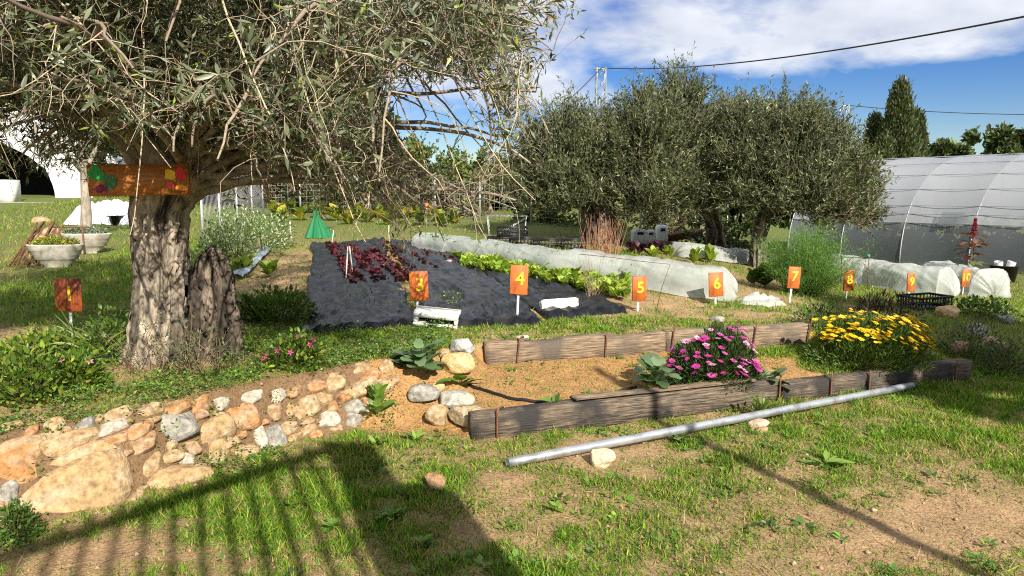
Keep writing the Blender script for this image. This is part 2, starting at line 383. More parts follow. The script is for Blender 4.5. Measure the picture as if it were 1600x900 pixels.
def jit(c, n, v=0.25, h=0.12, rg=None):
    rg = rg or RG; c = np.asarray(c, float)
    return np.clip(c * (1 + rg.normal(size=(n, 1)) * v) * (1 + rg.normal(size=(n, 3)) * h), 0.003, 0.95)
def pick(cols, n, p=None, v=0.22, h=0.1, rg=None):
    rg = rg or RG; i = rg.choice(len(cols), n, p=p); return jit(np.array(cols)[i], n, v, h, rg)
def sphere_dirs(n, rg=None):
    return norm((rg or RG).normal(size=(n, 3)))
def mat4(M3, pos):
    M = Matrix.Identity(4)
    for i in range(3):
        for j in range(3): M[i][j] = float(M3[i][j])
        M[i][3] = float(pos[i])
    return M

# ------------------------------------------------------------------ the ground
BED = [np.array([gp_[:2] for gp_ in map(lambda q: ground_hit(*q), quad)]) for quad in (
    [(478, 528), (652, 512), (598, 376), (488, 384)],        # sheet with the red seedlings, left
    [(672, 513), (852, 508), (700, 384), (610, 378)],        # sheet, middle
    [(850, 505), (985, 490), (760, 388), (702, 385)])]       # sheet, right
def in_poly(x, y, P):
    r = np.zeros(x.shape, bool); n = len(P)
    for i in range(n):
        a, b = P[i], P[(i + 1) % n]
        c = ((a[1] > y) != (b[1] > y)) & (x < (b[0] - a[0]) * (y - a[1]) / (b[1] - a[1] + 1e-12) + a[0]); r ^= c
    return r
BLOBS = [(150, 870, 230, 60, -.42), (300, 820, 120, 50, -.2), (655, 660, 70, 55, -.9), (1480, 830, 200, 80, -.62), (1250, 860, 120, 50, -.2),
         (800, 730, 110, 40, -.45), (1000, 705, 230, 22, -.35), (760, 700, 60, 40, -.4), (1400, 690, 200, 45, .4), (620, 800, 150, 100, .25), (1080, 810, 220, 90, .15),
         (1560, 700, 90, 60, .35), (1520, 600, 90, 60, .3), (430, 800, 130, 60, .18), (900, 760, 60, 40, -.1), (1180, 730, 90, 30, -.1), (1000, 860, 150, 60, .12), (820, 850, 70, 60, -.18)]
def gdens(x, y):
    """how much grass stands at a place, 0 to 1.4"""
    P = np.stack([x, y], -1); z = terrain(x, y); px, py = project(np.stack([x, y, z], -1))
    yf = np.interp(x, FX, FY); yu = np.interp(x, UX, UY)
    patch = sstep(0.40, 0.66, fbm(P * 1.5, 4, 21)); fine = sstep(0.32, 0.66, fbm(P * 6, 3, 22))
    b = 0 * x
    for cx, cy, rx, ry, d in BLOBS: b = b + d * np.exp(-((px - cx) / rx) ** 2 - ((py - cy) / ry) ** 2)
    lawn = np.clip(0.44 + 0.72 * patch + b, 0, 1.3) * (0.3 + 0.7 * fine)
    mid = np.where((x > -0.3) & (x < 4.3), 0.07 + 0.75 * sstep(0.5, 0.7, fbm(P * 2.5, 3, 23)) * sstep(0.6, 2.4, x), 0.10)
    mid = np.where(x >= 4.3, 0.8, mid)
    ter = (0.25 + 0.65 * patch) * (0.35 + 0.65 * fine)
    ter = ter * (1 - 0.75 * np.exp(-((px - 440) / 45) ** 2 - ((py - 415) / 42) ** 2))
    ter = np.where((x < -2.6) & (y > 7.0) & (px < 330), 0.75 + 0.3 * fine, ter)
    ter = np.where(x > 4.5, 0.7, ter)
    d = np.where(y < yf, lawn, np.where(y < yu, mid, ter))
    for Q in BED: d = np.where(in_poly(x, y, Q), 0, d)
    d = np.where((y > yu) & (x < -2.05) & (x > -2.95) & (y > 5.25) & (y < 5.9), 0, d)     # under the trunk
    return d

def ax(lo, hi, core0, core1, step, far):
    c = list(np.arange(core0, core1 + 1e-6, step)); a = []; v = core0; s = step
    while v > lo: s *= 1.28; v -= s; a.append(v)
    b = []; v = c[-1]; s = step
    while v < hi: s *= 1.28; v += s; b.append(v)
    return np.array(a[::-1] + c + b)
gx = ax(-320, 320, -4.2, 7.0, 0.05, 0); gy = ax(-60, 420, 2.9, 9.2, 0.045, 0)
GX, GY = np.meshgrid(gx, gy); GZ = terrain(GX, GY)
D = gdens(GX, GY); PP = np.stack([GX, GY], -1)
yfG = np.interp(GX, FX, FY); yuG = np.interp(GX, UX, UY)
soil = np.array([0.385, 0.25, 0.135]); soilO = np.array([0.40, 0.22, 0.092]); turf = np.array([0.10, 0.135, 0.03]); straw = np.array([0.31, 0.225, 0.115])
k = np.clip(D, 0, 1)[..., None]
c = soil * (1 - k) + turf * k
s2 = sstep(0.5, 0.7, fbm(PP * 4, 4, 31))[..., None]; c = c * (1 - 0.35 * s2) + straw * 0.35 * s2
inbed = ((GY > yfG) & (GY < yuG) & (GX > -1.2) & (GX < 4.2))[..., None]
c = np.where(inbed, soilO * (1 - 0.6 * k) + turf * 0.6 * k, c)
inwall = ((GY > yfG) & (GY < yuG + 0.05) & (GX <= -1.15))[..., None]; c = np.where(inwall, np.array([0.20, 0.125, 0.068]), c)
c = c * (0.78 + 0.44 * fbm(PP * 13, 3, 33))[..., None]
far = sstep(10.5, 17, GY)[..., None]; c = c * (1 - far) + np.array([0.13, 0.15, 0.045]) * far
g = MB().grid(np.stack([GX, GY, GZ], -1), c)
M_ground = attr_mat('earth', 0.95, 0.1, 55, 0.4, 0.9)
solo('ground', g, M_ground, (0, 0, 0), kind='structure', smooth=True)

# ------------------------------------------------------------------ grass, straw, creeping ground cover
def visible(x, y, m=60):
    z = terrain(x, y); px, py = project(np.stack([x, y, z], -1)); return (px > -m) & (px < 1600 + m) & (py < 900 + m), z
def blades(n, x0, x1, y0, y1, hmin, hmax, w, dpow=1.0, lean=0.55, power=1.0, dry=0.08, seed=1):
    rg = np.random.default_rng(seed)
    x = rg.uniform(x0, x1, n); y = y0 + (y1 - y0) * rg.uniform(0, 1, n) ** power
    ok, z = visible(x, y); x, y, z = x[ok], y[ok], z[ok]
    d = gdens(x, y); keep = rg.uniform(0, 1, len(x)) < np.clip(d, 0, 1.3) ** dpow
    x, y, z, d = x[keep], y[keep], z[keep], d[keep]; n = len(x)
    A = np.stack([rg.normal(size=n) * lean, rg.normal(size=n) * lean, np.ones(n)], -1)
    hh = rg.uniform(hmin, hmax, n) * (0.55 + 0.6 * np.clip(d, 0, 1.2))
    ty = fbm(np.stack([x, y], -1) * 2.6, 3, 41); dr = rg.uniform(size=n) < dry + 0.24 * sstep(0.5, 0.7, ty)
    c = pick([(0.105, 0.225, 0.014), (0.17, 0.295, 0.022), (0.07, 0.16, 0.014), (0.25, 0.315, 0.035)], n, rg=rg)
    c = np.where(dr[:, None], jit((0.34, 0.25, 0.11), n, 0.25, 0.06, rg), c)
    return np.stack([x, y, z - 0.006], -1), scaled(frames(A, 0.0, 1.0, rg), w * rg.uniform(0.7, 1.4, n) * (0.6 + 0.09 * y), hh), c
mb = MB()
mb.scatter(BLD, *blades(430000, -3.2, 5.5, 2.9, 7.6, 0.02, 0.06, 0.0066, seed=1, power=1.15))
mb.scatter(BLD, *blades(22000, -3.2, 5.5, 2.9, 7.6, 0.05, 0.11, 0.0055, 2.2, 0.8, seed=2))
solo('lawn_grass', mb, M_grass, (0, 0, 0), 'patchy short green grass of the lawn and banks', 'grass', kind='stuff')
mb = MB()
mb.scatter(BLD, *blades(170000, -6.5, 9.5, 5.6, 13.5, 0.03, 0.085, 0.0060, power=1.3, seed=3))
mb.scatter(BLD, *blades(70000, -14, 16, 9, 26, 0.05, 0.10, 0.007, power=1.1, dry=0.25, seed=4))
solo('terrace_grass', mb, M_grass, (0, 0, 0), 'short green grass between the vegetable beds and signs', 'grass', kind='stuff')
# dry stems lying on the soil
rg = np.random.default_rng(5); n = 34000
x = rg.uniform(-3.2, 5.5, n); y = rg.uniform(2.9, 8.0, n); ok, z = visible(x, y)
mk = ok & (rg.uniform(size=n) < 0.25 + 0.75 * sstep(0.42, 0.6, fbm(np.stack([x, y], -1) * 1.7, 3, 51)))
x, y, z = x[mk], y[mk], z[mk]; n = len(x)
A = np.stack([rg.normal(size=n), rg.normal(size=n), rg.uniform(-0.05, 0.25, n)], -1)
mb = MB().scatter(BLD, np.stack([x, y, z + 0.004], -1), scaled(frames(A, 2.0, 0.4, rg), 0.0045, 0.02 + 0.09 * rg.uniform(0, 1, n) ** 2), jit((0.36, 0.265, 0.145), n, 0.25, 0.06, rg))
solo('straw', mb, M_grass, (0, 0, 0), 'dry straw and cut stems strewn over the bare soil', 'straw', kind='stuff')
# pebbles and clods
n = 4200; x = rg.uniform(-3.2, 5.5, n); y = rg.uniform(2.9, 9.0, n); ok, z = visible(x, y)
D_ = gdens(x, y); ok &= rg.uniform(size=n) < np.clip(1.0 - D_, 0.0, 1); x, y, z = x[ok], y[ok], z[ok]; n = len(x)
PEB = (np.array([[1, 0, 0], [0, 1, 0], [-1, 0, 0], [0, -1, 0], [.2, .1, .8], [-.1, .2, -.6]]), np.array([[0, 1, 4], [1, 2, 4], [2, 3, 4], [3, 0, 4], [1, 0, 5], [2, 1, 5], [3, 2, 5], [0, 3, 5]]))
sz = rg.gamma(2.0, 0.0028, n) + 0.002
mb = MB().scatter(PEB, np.stack([x, y, z + sz * 0.3], -1), frames(np.stack([rg.normal(size=n), rg.normal(size=n), 0 * x], -1), 3, .3, rg) * sz[:, None, None], pick([(0.38, 0.25, 0.14), (0.40, 0.30, 0.18), (0.30, 0.19, 0.10)], n, v=0.12, h=0.04, rg=rg))
solo('soil_clods', mb, M_stone, (0, 0, 0), 'small clods and pebbles on the tan soil', 'soil', kind='stuff')
# creeping cover on the terrace edge, spilling over the stones
def cover_pts(n, fn, seed):
    rg = np.random.default_rng(seed); x = rg.uniform(-4.2, 5.2, n); y = rg.uniform(3.1, 8.6, n); k = rg.uniform(size=n) < fn(x, y)
    return x[k], y[k], rg
def fn_cover(x, y):
    yu = np.interp(x, UX, UY); P = np.stack([x, y], -1); t = y - yu
    z = terrain(x, y); px, py = project(np.stack([x, y, z], -1))
    a = np.where((x < -0.55), sstep(-0.12, 0.08, t) * (1 - 0.55 * sstep(0.9, 1.6, t)), 0) * sstep(0.34, 0.52, fbm(P * 3, 3, 61))
    for cx, cy, rx, ry in [(195, 750, 26, 14), (272, 700, 24, 24), (385, 690, 26, 34), (240, 665, 26, 20), (330, 650, 30, 20), (440, 640, 24, 24), (20, 822, 42, 44), (350, 735, 40, 12), (470, 665, 26, 14), (420, 715, 26, 14), (520, 640, 16, 12), (300, 690, 18, 12), (80, 672, 30, 10), (150, 655, 26, 8), (600, 640, 24, 30), (560, 620, 18, 10), (60, 745, 14, 20)]:
        a = np.maximum(a, 2.0 * np.exp(-((px - cx) / rx) ** 2 - ((py - cy) / ry) ** 2) * (0.5 + fbm(P * 12, 2, 62)) - 0.3)
    return np.clip(a, 0, 1)
x, y, rg = cover_pts(210000, fn_cover, 6); ok, z = visible(x, y); x, y, z = x[ok], y[ok], z[ok]; n = len(x)
lift = rg.uniform(0.0, 1, n) ** 1.6 * (0.03 + 0.09 * sstep(0.4, 0.7, fbm(np.stack([x, y], -1) * 4, 2, 63)))
A = np.stack([rg.normal(size=n), rg.normal(size=n), rg.uniform(-0.1, 0.8, n)], -1)
mb = MB().scatter(LF4, np.stack([x, y - 0.4 * lift, z + 0.01 + lift], -1), scaled(frames(A, 1.5, 0.7, rg), rg.uniform(0.010, 0.02, n), rg.uniform(0.016, 0.032, n)),
                  pick([(0.09, 0.18, 0.03), (0.14, 0.24, 0.035), (0.20, 0.27, 0.05), (0.06, 0.12, 0.03)], n, rg=rg))
solo('creeping_cover', mb, M_leaf, (0, 0, 0), 'creeping small leaved weeds along the terrace edge and over the stones', 'ground cover', kind='stuff')
# small broad-leaved weeds on the lawn
n = 6500; rg = np.random.default_rng(8); x = rg.uniform(-2.8, 5.2, n); y = rg.uniform(3.0, 7.6, n)
d = gdens(x, y); k = (rg.uniform(size=n) < 0.15 + 0.6 * np.clip(d, 0, 1)) & (d > 0.03)
k &= (fbm(np.stack([x, y], -1) * 1.6, 3, 71) > 0.46); x, y = x[k], y[k]; n = len(x); m = 9
z = terrain(x, y); s = 0.010 + 0.030 * rg.uniform(0, 1, n) ** 2.2
a = rg.uniform(0, 6.28, (n, m)); A = np.stack([np.cos(a), np.sin(a), rg.uniform(0.05, 0.8, (n, m))], -1).reshape(-1, 3)
P = np.repeat(np.stack([x, y, z], -1), m, 0); ss = np.repeat(s, m) * rg.uniform(0.7, 1.3, n * m)
P = P + norm(A) * ss[:, None] * 0.5
mb = MB().scatter(LF8, P, scaled(frames(A, 1.5, 0.4, rg), ss * 0.62, ss), np.repeat(pick([(0.11, 0.21, 0.03), (0.16, 0.26, 0.04), (0.09, 0.17, 0.03)], n, rg=rg), m, 0) * rg.uniform(0.85, 1.15, (n * m, 1)))
solo('lawn_weeds', mb, M_leaf, (0, 0, 0), 'small broad leaved weeds dotted through the lawn', 'weeds', kind='stuff')

# ------------------------------------------------------------------ stones
def ico(sub):
    t = (1 + 5 ** 0.5) / 2
    V = [(-1, t, 0), (1, t, 0), (-1, -t, 0), (1, -t, 0), (0, -1, t), (0, 1, t), (0, -1, -t), (0, 1, -t), (t, 0, -1), (t, 0, 1), (-t, 0, -1), (-t, 0, 1)]
    F = [(0, 11, 5), (0, 5, 1), (0, 1, 7), (0, 7, 10), (0, 10, 11), (1, 5, 9), (5, 11, 4), (11, 10, 2), (10, 7, 6), (7, 1, 8), (3, 9, 4), (3, 4, 2), (3, 2, 6), (3, 6, 8), (3, 8, 9), (4, 9, 5), (2, 4, 11), (6, 2, 10), (8, 6, 7), (9, 8, 1)]
    V = [np.array(v) / np.linalg.norm(v) for v in V]
    for _ in range(sub):
        c = {}; G = []
        def mid(a, b):
            kk = (min(a, b), max(a, b))
            if kk not in c: v = V[a] + V[b]; V.append(v / np.linalg.norm(v)); c[kk] = len(V) - 1
            return c[kk]
        for a, b, d in F: e, f, g_ = mid(a, b), mid(b, d), mid(d, a); G += [(a, e, g_), (b, f, e), (d, g_, f), (e, f, g_)]
        F = G
    return np.array(V), np.array(F)
ICO3, ICO2 = ico(3), ico(2)
def stone_mb(sx, sy, sz, col, seed, blocky=3.2, rough=0.13, streak=0.5, base=ICO3):
    V, F = base; V = V.copy(); rg = np.random.default_rng(seed)
    V = V / (np.abs(V) ** blocky).sum(1, keepdims=True) ** (1 / blocky)
    for _ in range(9):                                      # knocked-off facets
        d = norm(rg.normal(size=3)); h = rg.uniform(0.76, 1.0); t = V @ d; V = V - np.maximum(t - h, 0)[:, None] * d
    nn = fbm(V * 1.6 + seed * 3.1, 4, seed) - 0.5
    rr_ = 1 - np.abs(fbm(V * 3.3 + seed, 3, seed + 17) * 2 - 1)
    V = V * (1 + rough * (2 * nn + 0.55 * (rr_ - 0.7)))[:, None]
    n2 = sstep(0.45, 0.62, fbm(V * np.array([1.5, 1.5, 4]) + seed * 1.7, 4, seed + 9))[:, None]
    col = np.array(col); pale = col * 0.4 + np.array([0.60, 0.53, 0.42]) * 0.6
    C = col * (1 - streak * n2) + pale * streak * n2
    C = C * (0.85 + 0.3 * fbm(V * 3 + seed, 3, seed + 3))[:, None]
    return MB().add(V * np.array([sx, sy, sz]) * 0.5, F, C)
OR, TN, WH, GR, PK = (0.38, 0.185, 0.07), (0.37, 0.245, 0.12), (0.44, 0.39, 0.31), (0.26, 0.245, 0.21), (0.35, 0.21, 0.105)
WALL = [(35, 729, 84, 70, OR), (140, 724, 108, 52, TN), (110, 692, 78, 28, TN), (134, 665, 34, 19, GR), (173, 671, 44, 19, WH), (218, 672, 42, 22, OR), (173, 688, 48, 18, OR), (220, 696, 50, 28, PK),
        (277, 665, 50, 38, GR), (275, 638, 38, 20, OR), (311, 633, 36, 20, OR), (344, 632, 26, 17, WH), (378, 652, 46, 40, OR), (334, 676, 58, 36, TN), (395, 622, 38, 19, WH), (331, 716, 64, 46, TN),
        (289, 727, 30, 34, WH), (226, 730, 56, 52, TN), (107, 786, 170, 100, TN), (284, 757, 96, 50, TN), (403, 682, 22, 34, WH), (13, 772, 30, 30, GR), (434, 688, 30, 46, GR), (432, 621, 32, 19, WH),
        (523, 596, 34, 28, TN), (494, 604, 34, 18, OR), (578, 590, 50, 21, OR), (560, 577, 28, 14, TN), (561, 607, 58, 24, TN), (595, 605, 36, 21, TN), (552, 636, 30, 28, GR), (552, 658, 28, 22, GR),
        (477, 636, 42, 26, TN), (511, 656, 34, 28, WH), (507, 625, 28, 18, TN), (491, 683, 24, 13, OR), (604, 575, 28, 17, TN), (62, 690, 60, 22, TN), (20, 700, 50, 20, OR), (452, 640, 22, 18, TN), (360, 690, 26, 20, TN),
        (460, 612, 26, 15, OR), (180, 740, 20, 24, OR), (300, 700, 24, 20, PK), (60, 660, 30, 14, TN), (20, 668, 36, 16, TN), (535, 622, 22, 15, OR), (450, 668, 26, 18, TN)]
wl = thing('dry_stone_wall', ground_hit(280, 740), 'low dry stone retaining wall of orange and cream rocks below the olive tree', 'stone wall')
_r = np.random.default_rng(99)
for _ in range(2500):                                        # smaller stones wedged between the big ones
    cx = _r.uniform(0, 620); top = np.interp(cx, [0, 150, 300, 450, 620], [672, 655, 628, 606, 572]); bot = np.interp(cx, [0, 140, 300, 430, 560, 620], [835, 815, 752, 706, 668, 610])
    cy = _r.uniform(top, bot - 6); w = _r.uniform(18, 40); h = w * _r.uniform(0.45, 0.8)
    if all(((cx - a) / (b_w * 0.5 + w * 0.36)) ** 2 + ((cy - b) / (b_h * 0.5 + h * 0.36)) ** 2 > 1 for a, b, b_w, b_h, _c in WALL): WALL.append((cx, cy, w, h, [OR, TN, PK, TN, OR, PK, TN][int(_r.integers(0, 7))]))
    if len(WALL) > 110: break
for i, (cx, cy, w, h, col) in enumerate(WALL):
    p = ground_hit(cx, cy); d = p[1]; W_ = w * d / FPX * 1.14; H_ = h * d / FPX * 1.3
    nrm = norm(np.array([0.55, -0.75, 0.35])) if cx < 480 else norm(np.array([0.25, -0.65, 0.72]))
    X = norm(np.cross(np.array([0, 0, 1.0]), nrm)) * -1; X = norm(X + np.array([0.55, 0, 0])); Y = norm(np.cross(nrm, X)); X = np.cross(Y, nrm)
    th = 0.10 + min(W_, H_) * 0.22
    mb = stone_mb(W_, th, H_, col, 100 + i, 6.0, 0.17, base=ICO2)
    R = np.stack([X, -nrm, Y], -1)
    link('stone', mb.mesh('stone', M_stone), wl, M=mat4(R, p - nrm * th * (0.12 if min(W_, H_) < 0.22 else 0.34) - root_loc(wl)))
LOOSE = [(662, 617, 50, 27, GR, 'rounded grey boulder under the cabbage at the soil slope'), (713, 626, 62, 24, (0.36, 0.34, 0.28), 'long grey green boulder beside the black hose end'),
         (732, 652, 66, 30, (0.40, 0.30, 0.18), 'brown oval boulder lying on the front timber corner'), (683, 652, 40, 32, TN, 'cream angular rock beneath the rounded grey boulder'),
         (685, 606, 20, 17, (0.5, 0.38, 0.18), 'small yellowish stone behind the long boulder'), (723, 545, 42, 24, (0.40, 0.40, 0.39), 'square grey block at the end of the upper timber'),
         (715, 569, 50, 28, (0.52, 0.36, 0.16), 'ochre rock below the square grey block'), (694, 554, 16, 15, TN, 'fist sized tan stone next to the square grey block'),
         (679, 756, 34, 26, PK, 'pinkish stone alone on the lawn beside the pillar shadow'), (940, 718, 40, 30, (0.62, 0.50, 0.32), 'pale angular stone propping up the metal pipe'),
         (1185, 664, 32, 12, (0.50, 0.38, 0.26), 'flat tan stone behind the metal pipe'), (1190, 672, 18, 8, TN, 'small flat stone chip below the metal pipe'), (1482, 490, 34, 18, (0.55, 0.36, 0.16), 'ochre rock in front of the black crate'),
         (1528, 520, 34, 22, GR, 'grey rock on the shaded bank nearest the ochre rock'), (1552, 540, 30, 20, TN, 'dull rock low on the shaded bank'), (1500, 548, 30, 22, PK, 'brown rock on the shaded bank above the timber end'),
         (1570, 500, 28, 14, GR, 'flat grey rock high on the shaded bank'), (1120, 500, 22, 10, GR, 'grey pebble in the grass beneath sign six'), (816, 529, 20, 8, WH, 'small white stone on the grass above the upper timber'),
         (628, 458, 20, 12, TN, 'tan stone weighing down the black sheet'), (610, 448, 14, 8, TN, 'small stone on the black sheet edge'), (702, 412, 14, 9, WH, 'pale stone between the black sheets behind sign three')]
for i, (cx, cy, w, h, col, lab) in enumerate(LOOSE):
    p = ground_hit(cx, cy + h * 0.3); d = p[1]; W_ = w * d / FPX * 1.05; H_ = h * d / FPX * 1.15
    mb = stone_mb(W_, W_ * 0.75, H_, col, 300 + i, 2.3 if 'boulder' in lab else 3.4, 0.08 if 'boulder' in lab else 0.12, 0.35)
    solo('stone', mb, M_stone, (p[0], p[1], p[2] + H_ * 0.36), lab, 'stone', local=True, rot=(0, 0.1 * math.sin(i), 0.6 * math.sin(i * 2.1)))

# ------------------------------------------------------------------ timbers, stakes, pipe, hoses
def beam_mb(length, w, h, seed, n=44, rot=0.0):
    """a worn sleeper along +x, rounded edges, chipped"""
    rg = np.random.default_rng(seed); r = 0.014
    prof = np.array([(-w / 2 + r, -h / 2), (0, -h / 2), (w / 2 - r, -h / 2), (w / 2, -h / 2 + r), (w / 2, 0), (w / 2, h / 2 - r), (w / 2 - r, h / 2), (0, h / 2), (-w / 2 + r, h / 2), (-w / 2, h / 2 - r), (-w / 2, 0), (-w / 2, -h / 2 + r)])
    x = np.linspace(0, length, n); P = np.zeros((n, 12, 3)); P[:, :, 0] = x[:, None]; P[:, :, 1:] = prof[None]
    q = P * np.array([1.2, 9, 9]) + seed; nn = fbm(q, 3, seed) - 0.5; q2 = P * np.array([9, 14, 14]) + seed; n2 = fbm(q2, 2, seed + 5) - 0.5
    sc_ = 1 + 0.10 * nn + 0.07 * n2
    P[:, :, 1:] *= sc_[..., None]
    P[:, 5:9, 2] -= 0.02 * sstep(0.58, 0.75, fbm(np.stack([x * 2.1, 0 * x + seed], -1), 3, seed))[:, None]
    m = MB(); i = np.arange(n - 1)[:, None] * 12; j = np.arange(12)[None]
    F = np.stack([i + j, i + (j + 1) % 12, i + 12 + (j + 1) % 12, i + 12 + j], -1).reshape(-1, 4)[:, ::-1]
    P[0, :, 0] += rg.normal(size=12) * 0.004; P[-1, :, 0] += rg.normal(size=12) * 0.004
    m.add(P.reshape(-1, 3), [F, np.arange(12)[None], ((n - 1) * 12 + np.arange(12))[::-1][None]])
    return m
def timber(p0, p1, w, h, seed, mat, label, z=None):
    p0 = np.array(p0, float); p1 = np.array(p1, float); d = p1 - p0; Ln = np.linalg.norm(d)
    o = solo('timber', beam_mb(Ln, w, h, seed), mat, tuple(p0), label, 'timber', 'timbers edging the terraced beds', local=True)
    o.rotation_euler = (0, -math.asin(d[2] / Ln), math.atan2(d[1], d[0])); return o
def fline(t): return np.array([-0.29 + 4.49 * t, 4.97 + 1.67 * t])
def uline(t): return np.array([-0.24 + 3.18 * t, 6.27 + 0.93 * t])
f0, f1, f2, f3, f4 = fline(0), fline(0.545), fline(0.553), fline(0.735), fline(1.0)
timber((*f0, 0.085), (*f1, 0.10), 0.13, 0.20, 1, M_wood, 'dark long timber of the front edge, with a loose plank on top')
timber((*fline(0.556), 0.085), (*fline(0.735), 0.09), 0.13, 0.17, 2, M_wood, 'short splintered timber in the front edge below the pink daisies')
timber((*fline(0.741), 0.09), (*fline(1.0), 0.10), 0.14, 0.19, 3, M_wood, 'greyed timber of the front edge below the yellow daisies')
timber((*uline(0), 0.325), (*uline(0.52), 0.335), 0.12, 0.215, 4, M_woodL, 'pale weathered upper timber behind the bare soil')
timber((*uline(0.526), 0.335), (*uline(1.0), 0.33), 0.12, 0.215, 5, M_woodL, 'pale upper timber behind the pink daisies')
q0, q1 = fline(0.165), fline(0.50); pl = solo('plank', beam_mb(np.linalg.norm(q1 - q0), 0.115, 0.022, 6), M_woodL, (q0[0], q0[1] + 0.01, 0.214), 'thin loose plank lying along the dark front timber', 'plank', local=True)
pl.rotation_euler = (0, 0.0, math.atan2(q1[1] - q0[1], q1[0] - q0[0]) - 0.004)

def stake(p, h, label, hook=1, lean=(0, 0), grp='rusty stakes pinning the timbers'):
    z = np.linspace(-0.15, h, 9); P = np.stack([p[0] + lean[0] * z, p[1] + lean[1] * z, p[2] + z], -1)
    if hook:
        a = np.linspace(0.3, math.pi * 0.9, 6); e = P[-1]
        P = np.concatenate([P, np.stack([e[0] + hook * (0.02 - 0.02 * np.cos(a)) , e[1] + 0.10 * (1 - np.cos(a)) * 0.5, e[2] + 0.022 * np.sin(a)], -1)])
    return solo('rebar_stake', MB().tube(P, 0.0075, 7), M_iron, p, label, 'stake', grp, smooth=True)
def fstake(t, off, h, label, lean=(0, 0), line=fline, z0=0.0, hook=1):
    q = line(t); nrm = np.array([0.35, -0.94]) if line is fline else np.array([0.28, -0.96])
    q = q + nrm * off; return stake(np.array([q[0], q[1], z0]), h, label, hook, lean)
fstake(0.035, 0.085, 0.20, 'rusty hooked rod at the left end of the dark front timber')
fstake(0.543, 0.082, 0.205, 'rusty hooked rod where the loose plank timber meets the splintered timber', (0.02, 0))
fstake(0.655, 0.082, 0.20, 'rusty hooked rod bent over the middle of the splintered timber')
fstake(0.742, 0.086, 0.21, 'rusty rod at the joint of the splintered and greyed timbers', hook=0)
fstake(0.955, 0.086, 0.22, 'rusty rod near the right end of the greyed front timber', hook=0)
fstake(0.082, 0.075, 0.235, 'rusty hooked rod against the left part of the upper timber', (0.10, 0), uline, 0.21)
fstake(0.335, 0.075, 0.255, 'straight rusty rod against the middle of the pale upper timber', (0.04, 0), uline, 0.21, 0)
fstake(0.535, 0.075, 0.31, 'tall rusty rod standing above the upper timber joint', (0.10, 0), uline, 0.21, 0)
fstake(0.80, 0.075, 0.26, 'rusty rod half hidden behind the pink daisies', (0.12, 0), uline, 0.21, 0)
fstake(0.985, 0.075, 0.27, 'rusty hooked rod at the right end of the upper timber', (0.16, 0), uline, 0.21)

pa = ground_hit(793, 733); pb = ground_hit(1424, 611); pa[2] = 0.048; pb[2] = pb[2] + 0.05
dv = pb - pa; Ln = np.linalg.norm(dv); rr = 0.030
xs = np.linspace(0, Ln, 24); m = MB(); k_ = 20; aa = np.arange(k_) * 2 * math.pi / k_
def ring(x, r): return np.stack([np.full(k_, x), r * np.cos(aa), r * np.sin(aa)], -1)
rings = [ring(x, rr) for x in xs]; inner = [ring(x, rr * 0.88) for x in xs[::-1]]
V = np.concatenate(rings + inner); nr = len(rings) + len(inner); i = np.arange(nr)[:, None]; j = np.arange(k_)[None]
F = np.stack([i * k_ + j, ((i + 1) % nr) * k_ + j, ((i + 1) % nr) * k_ + (j + 1) % k_, i * k_ + (j + 1) % k_], -1).reshape(-1, 4)
m.add(V, F)
o = solo('metal_pipe', m, M_galv, tuple(pa), 'long galvanised steel pipe lying on the lawn before the timbers', 'pipe', smooth=True, local=True)
o.rotation_euler = (0, -math.asin(dv[2] / Ln), math.atan2(dv[1], dv[0]))

def hose(pts, r, label, name='hose', mat=None, dz=0.015):
    P = np.array([ground_hit(*q) for q in pts]); t = np.linspace(0, len(P) - 1, len(P) * 6); I = np.clip(t.astype(int), 0, len(P) - 2); f = t - I
    p0 = P[np.clip(I - 1, 0, None)]; p1 = P[I]; p2 = P[I + 1]; p3 = P[np.clip(I + 2, None, len(P) - 1)]; f = f[:, None]
    Q = 0.5 * (2 * p1 + (p2 - p0) * f + (2 * p0 - 5 * p1 + 4 * p2 - p3) * f ** 2 + (3 * p1 - p0 - 3 * p2 + p3) * f ** 3)
    Q[:, 2] = np.maximum(Q[:, 2], terrain(Q[:, 0], Q[:, 1])) + dz
    return solo(name, MB().tube(Q, r, 8), mat or M_hose, tuple(Q[0]), label, 'hose', 'black irrigation hoses' if mat is None else None, smooth=True)
hose([(733, 604), (758, 614), (800, 626), (850, 632), (890, 630), (950, 618), (994, 607)], 0.012, 'black irrigation hose curving over the bare soil of the step')
hose([(140, 570), (190, 561), (240, 556), (285, 556), (300, 557)], 0.012, 'black irrigation hose across the foot of the olive trunk', dz=0.03)
hose([(150, 578), (200, 566), (250, 560), (290, 560)], 0.009, 'thinner black hose just in front of the trunk hose', dz=0.02)

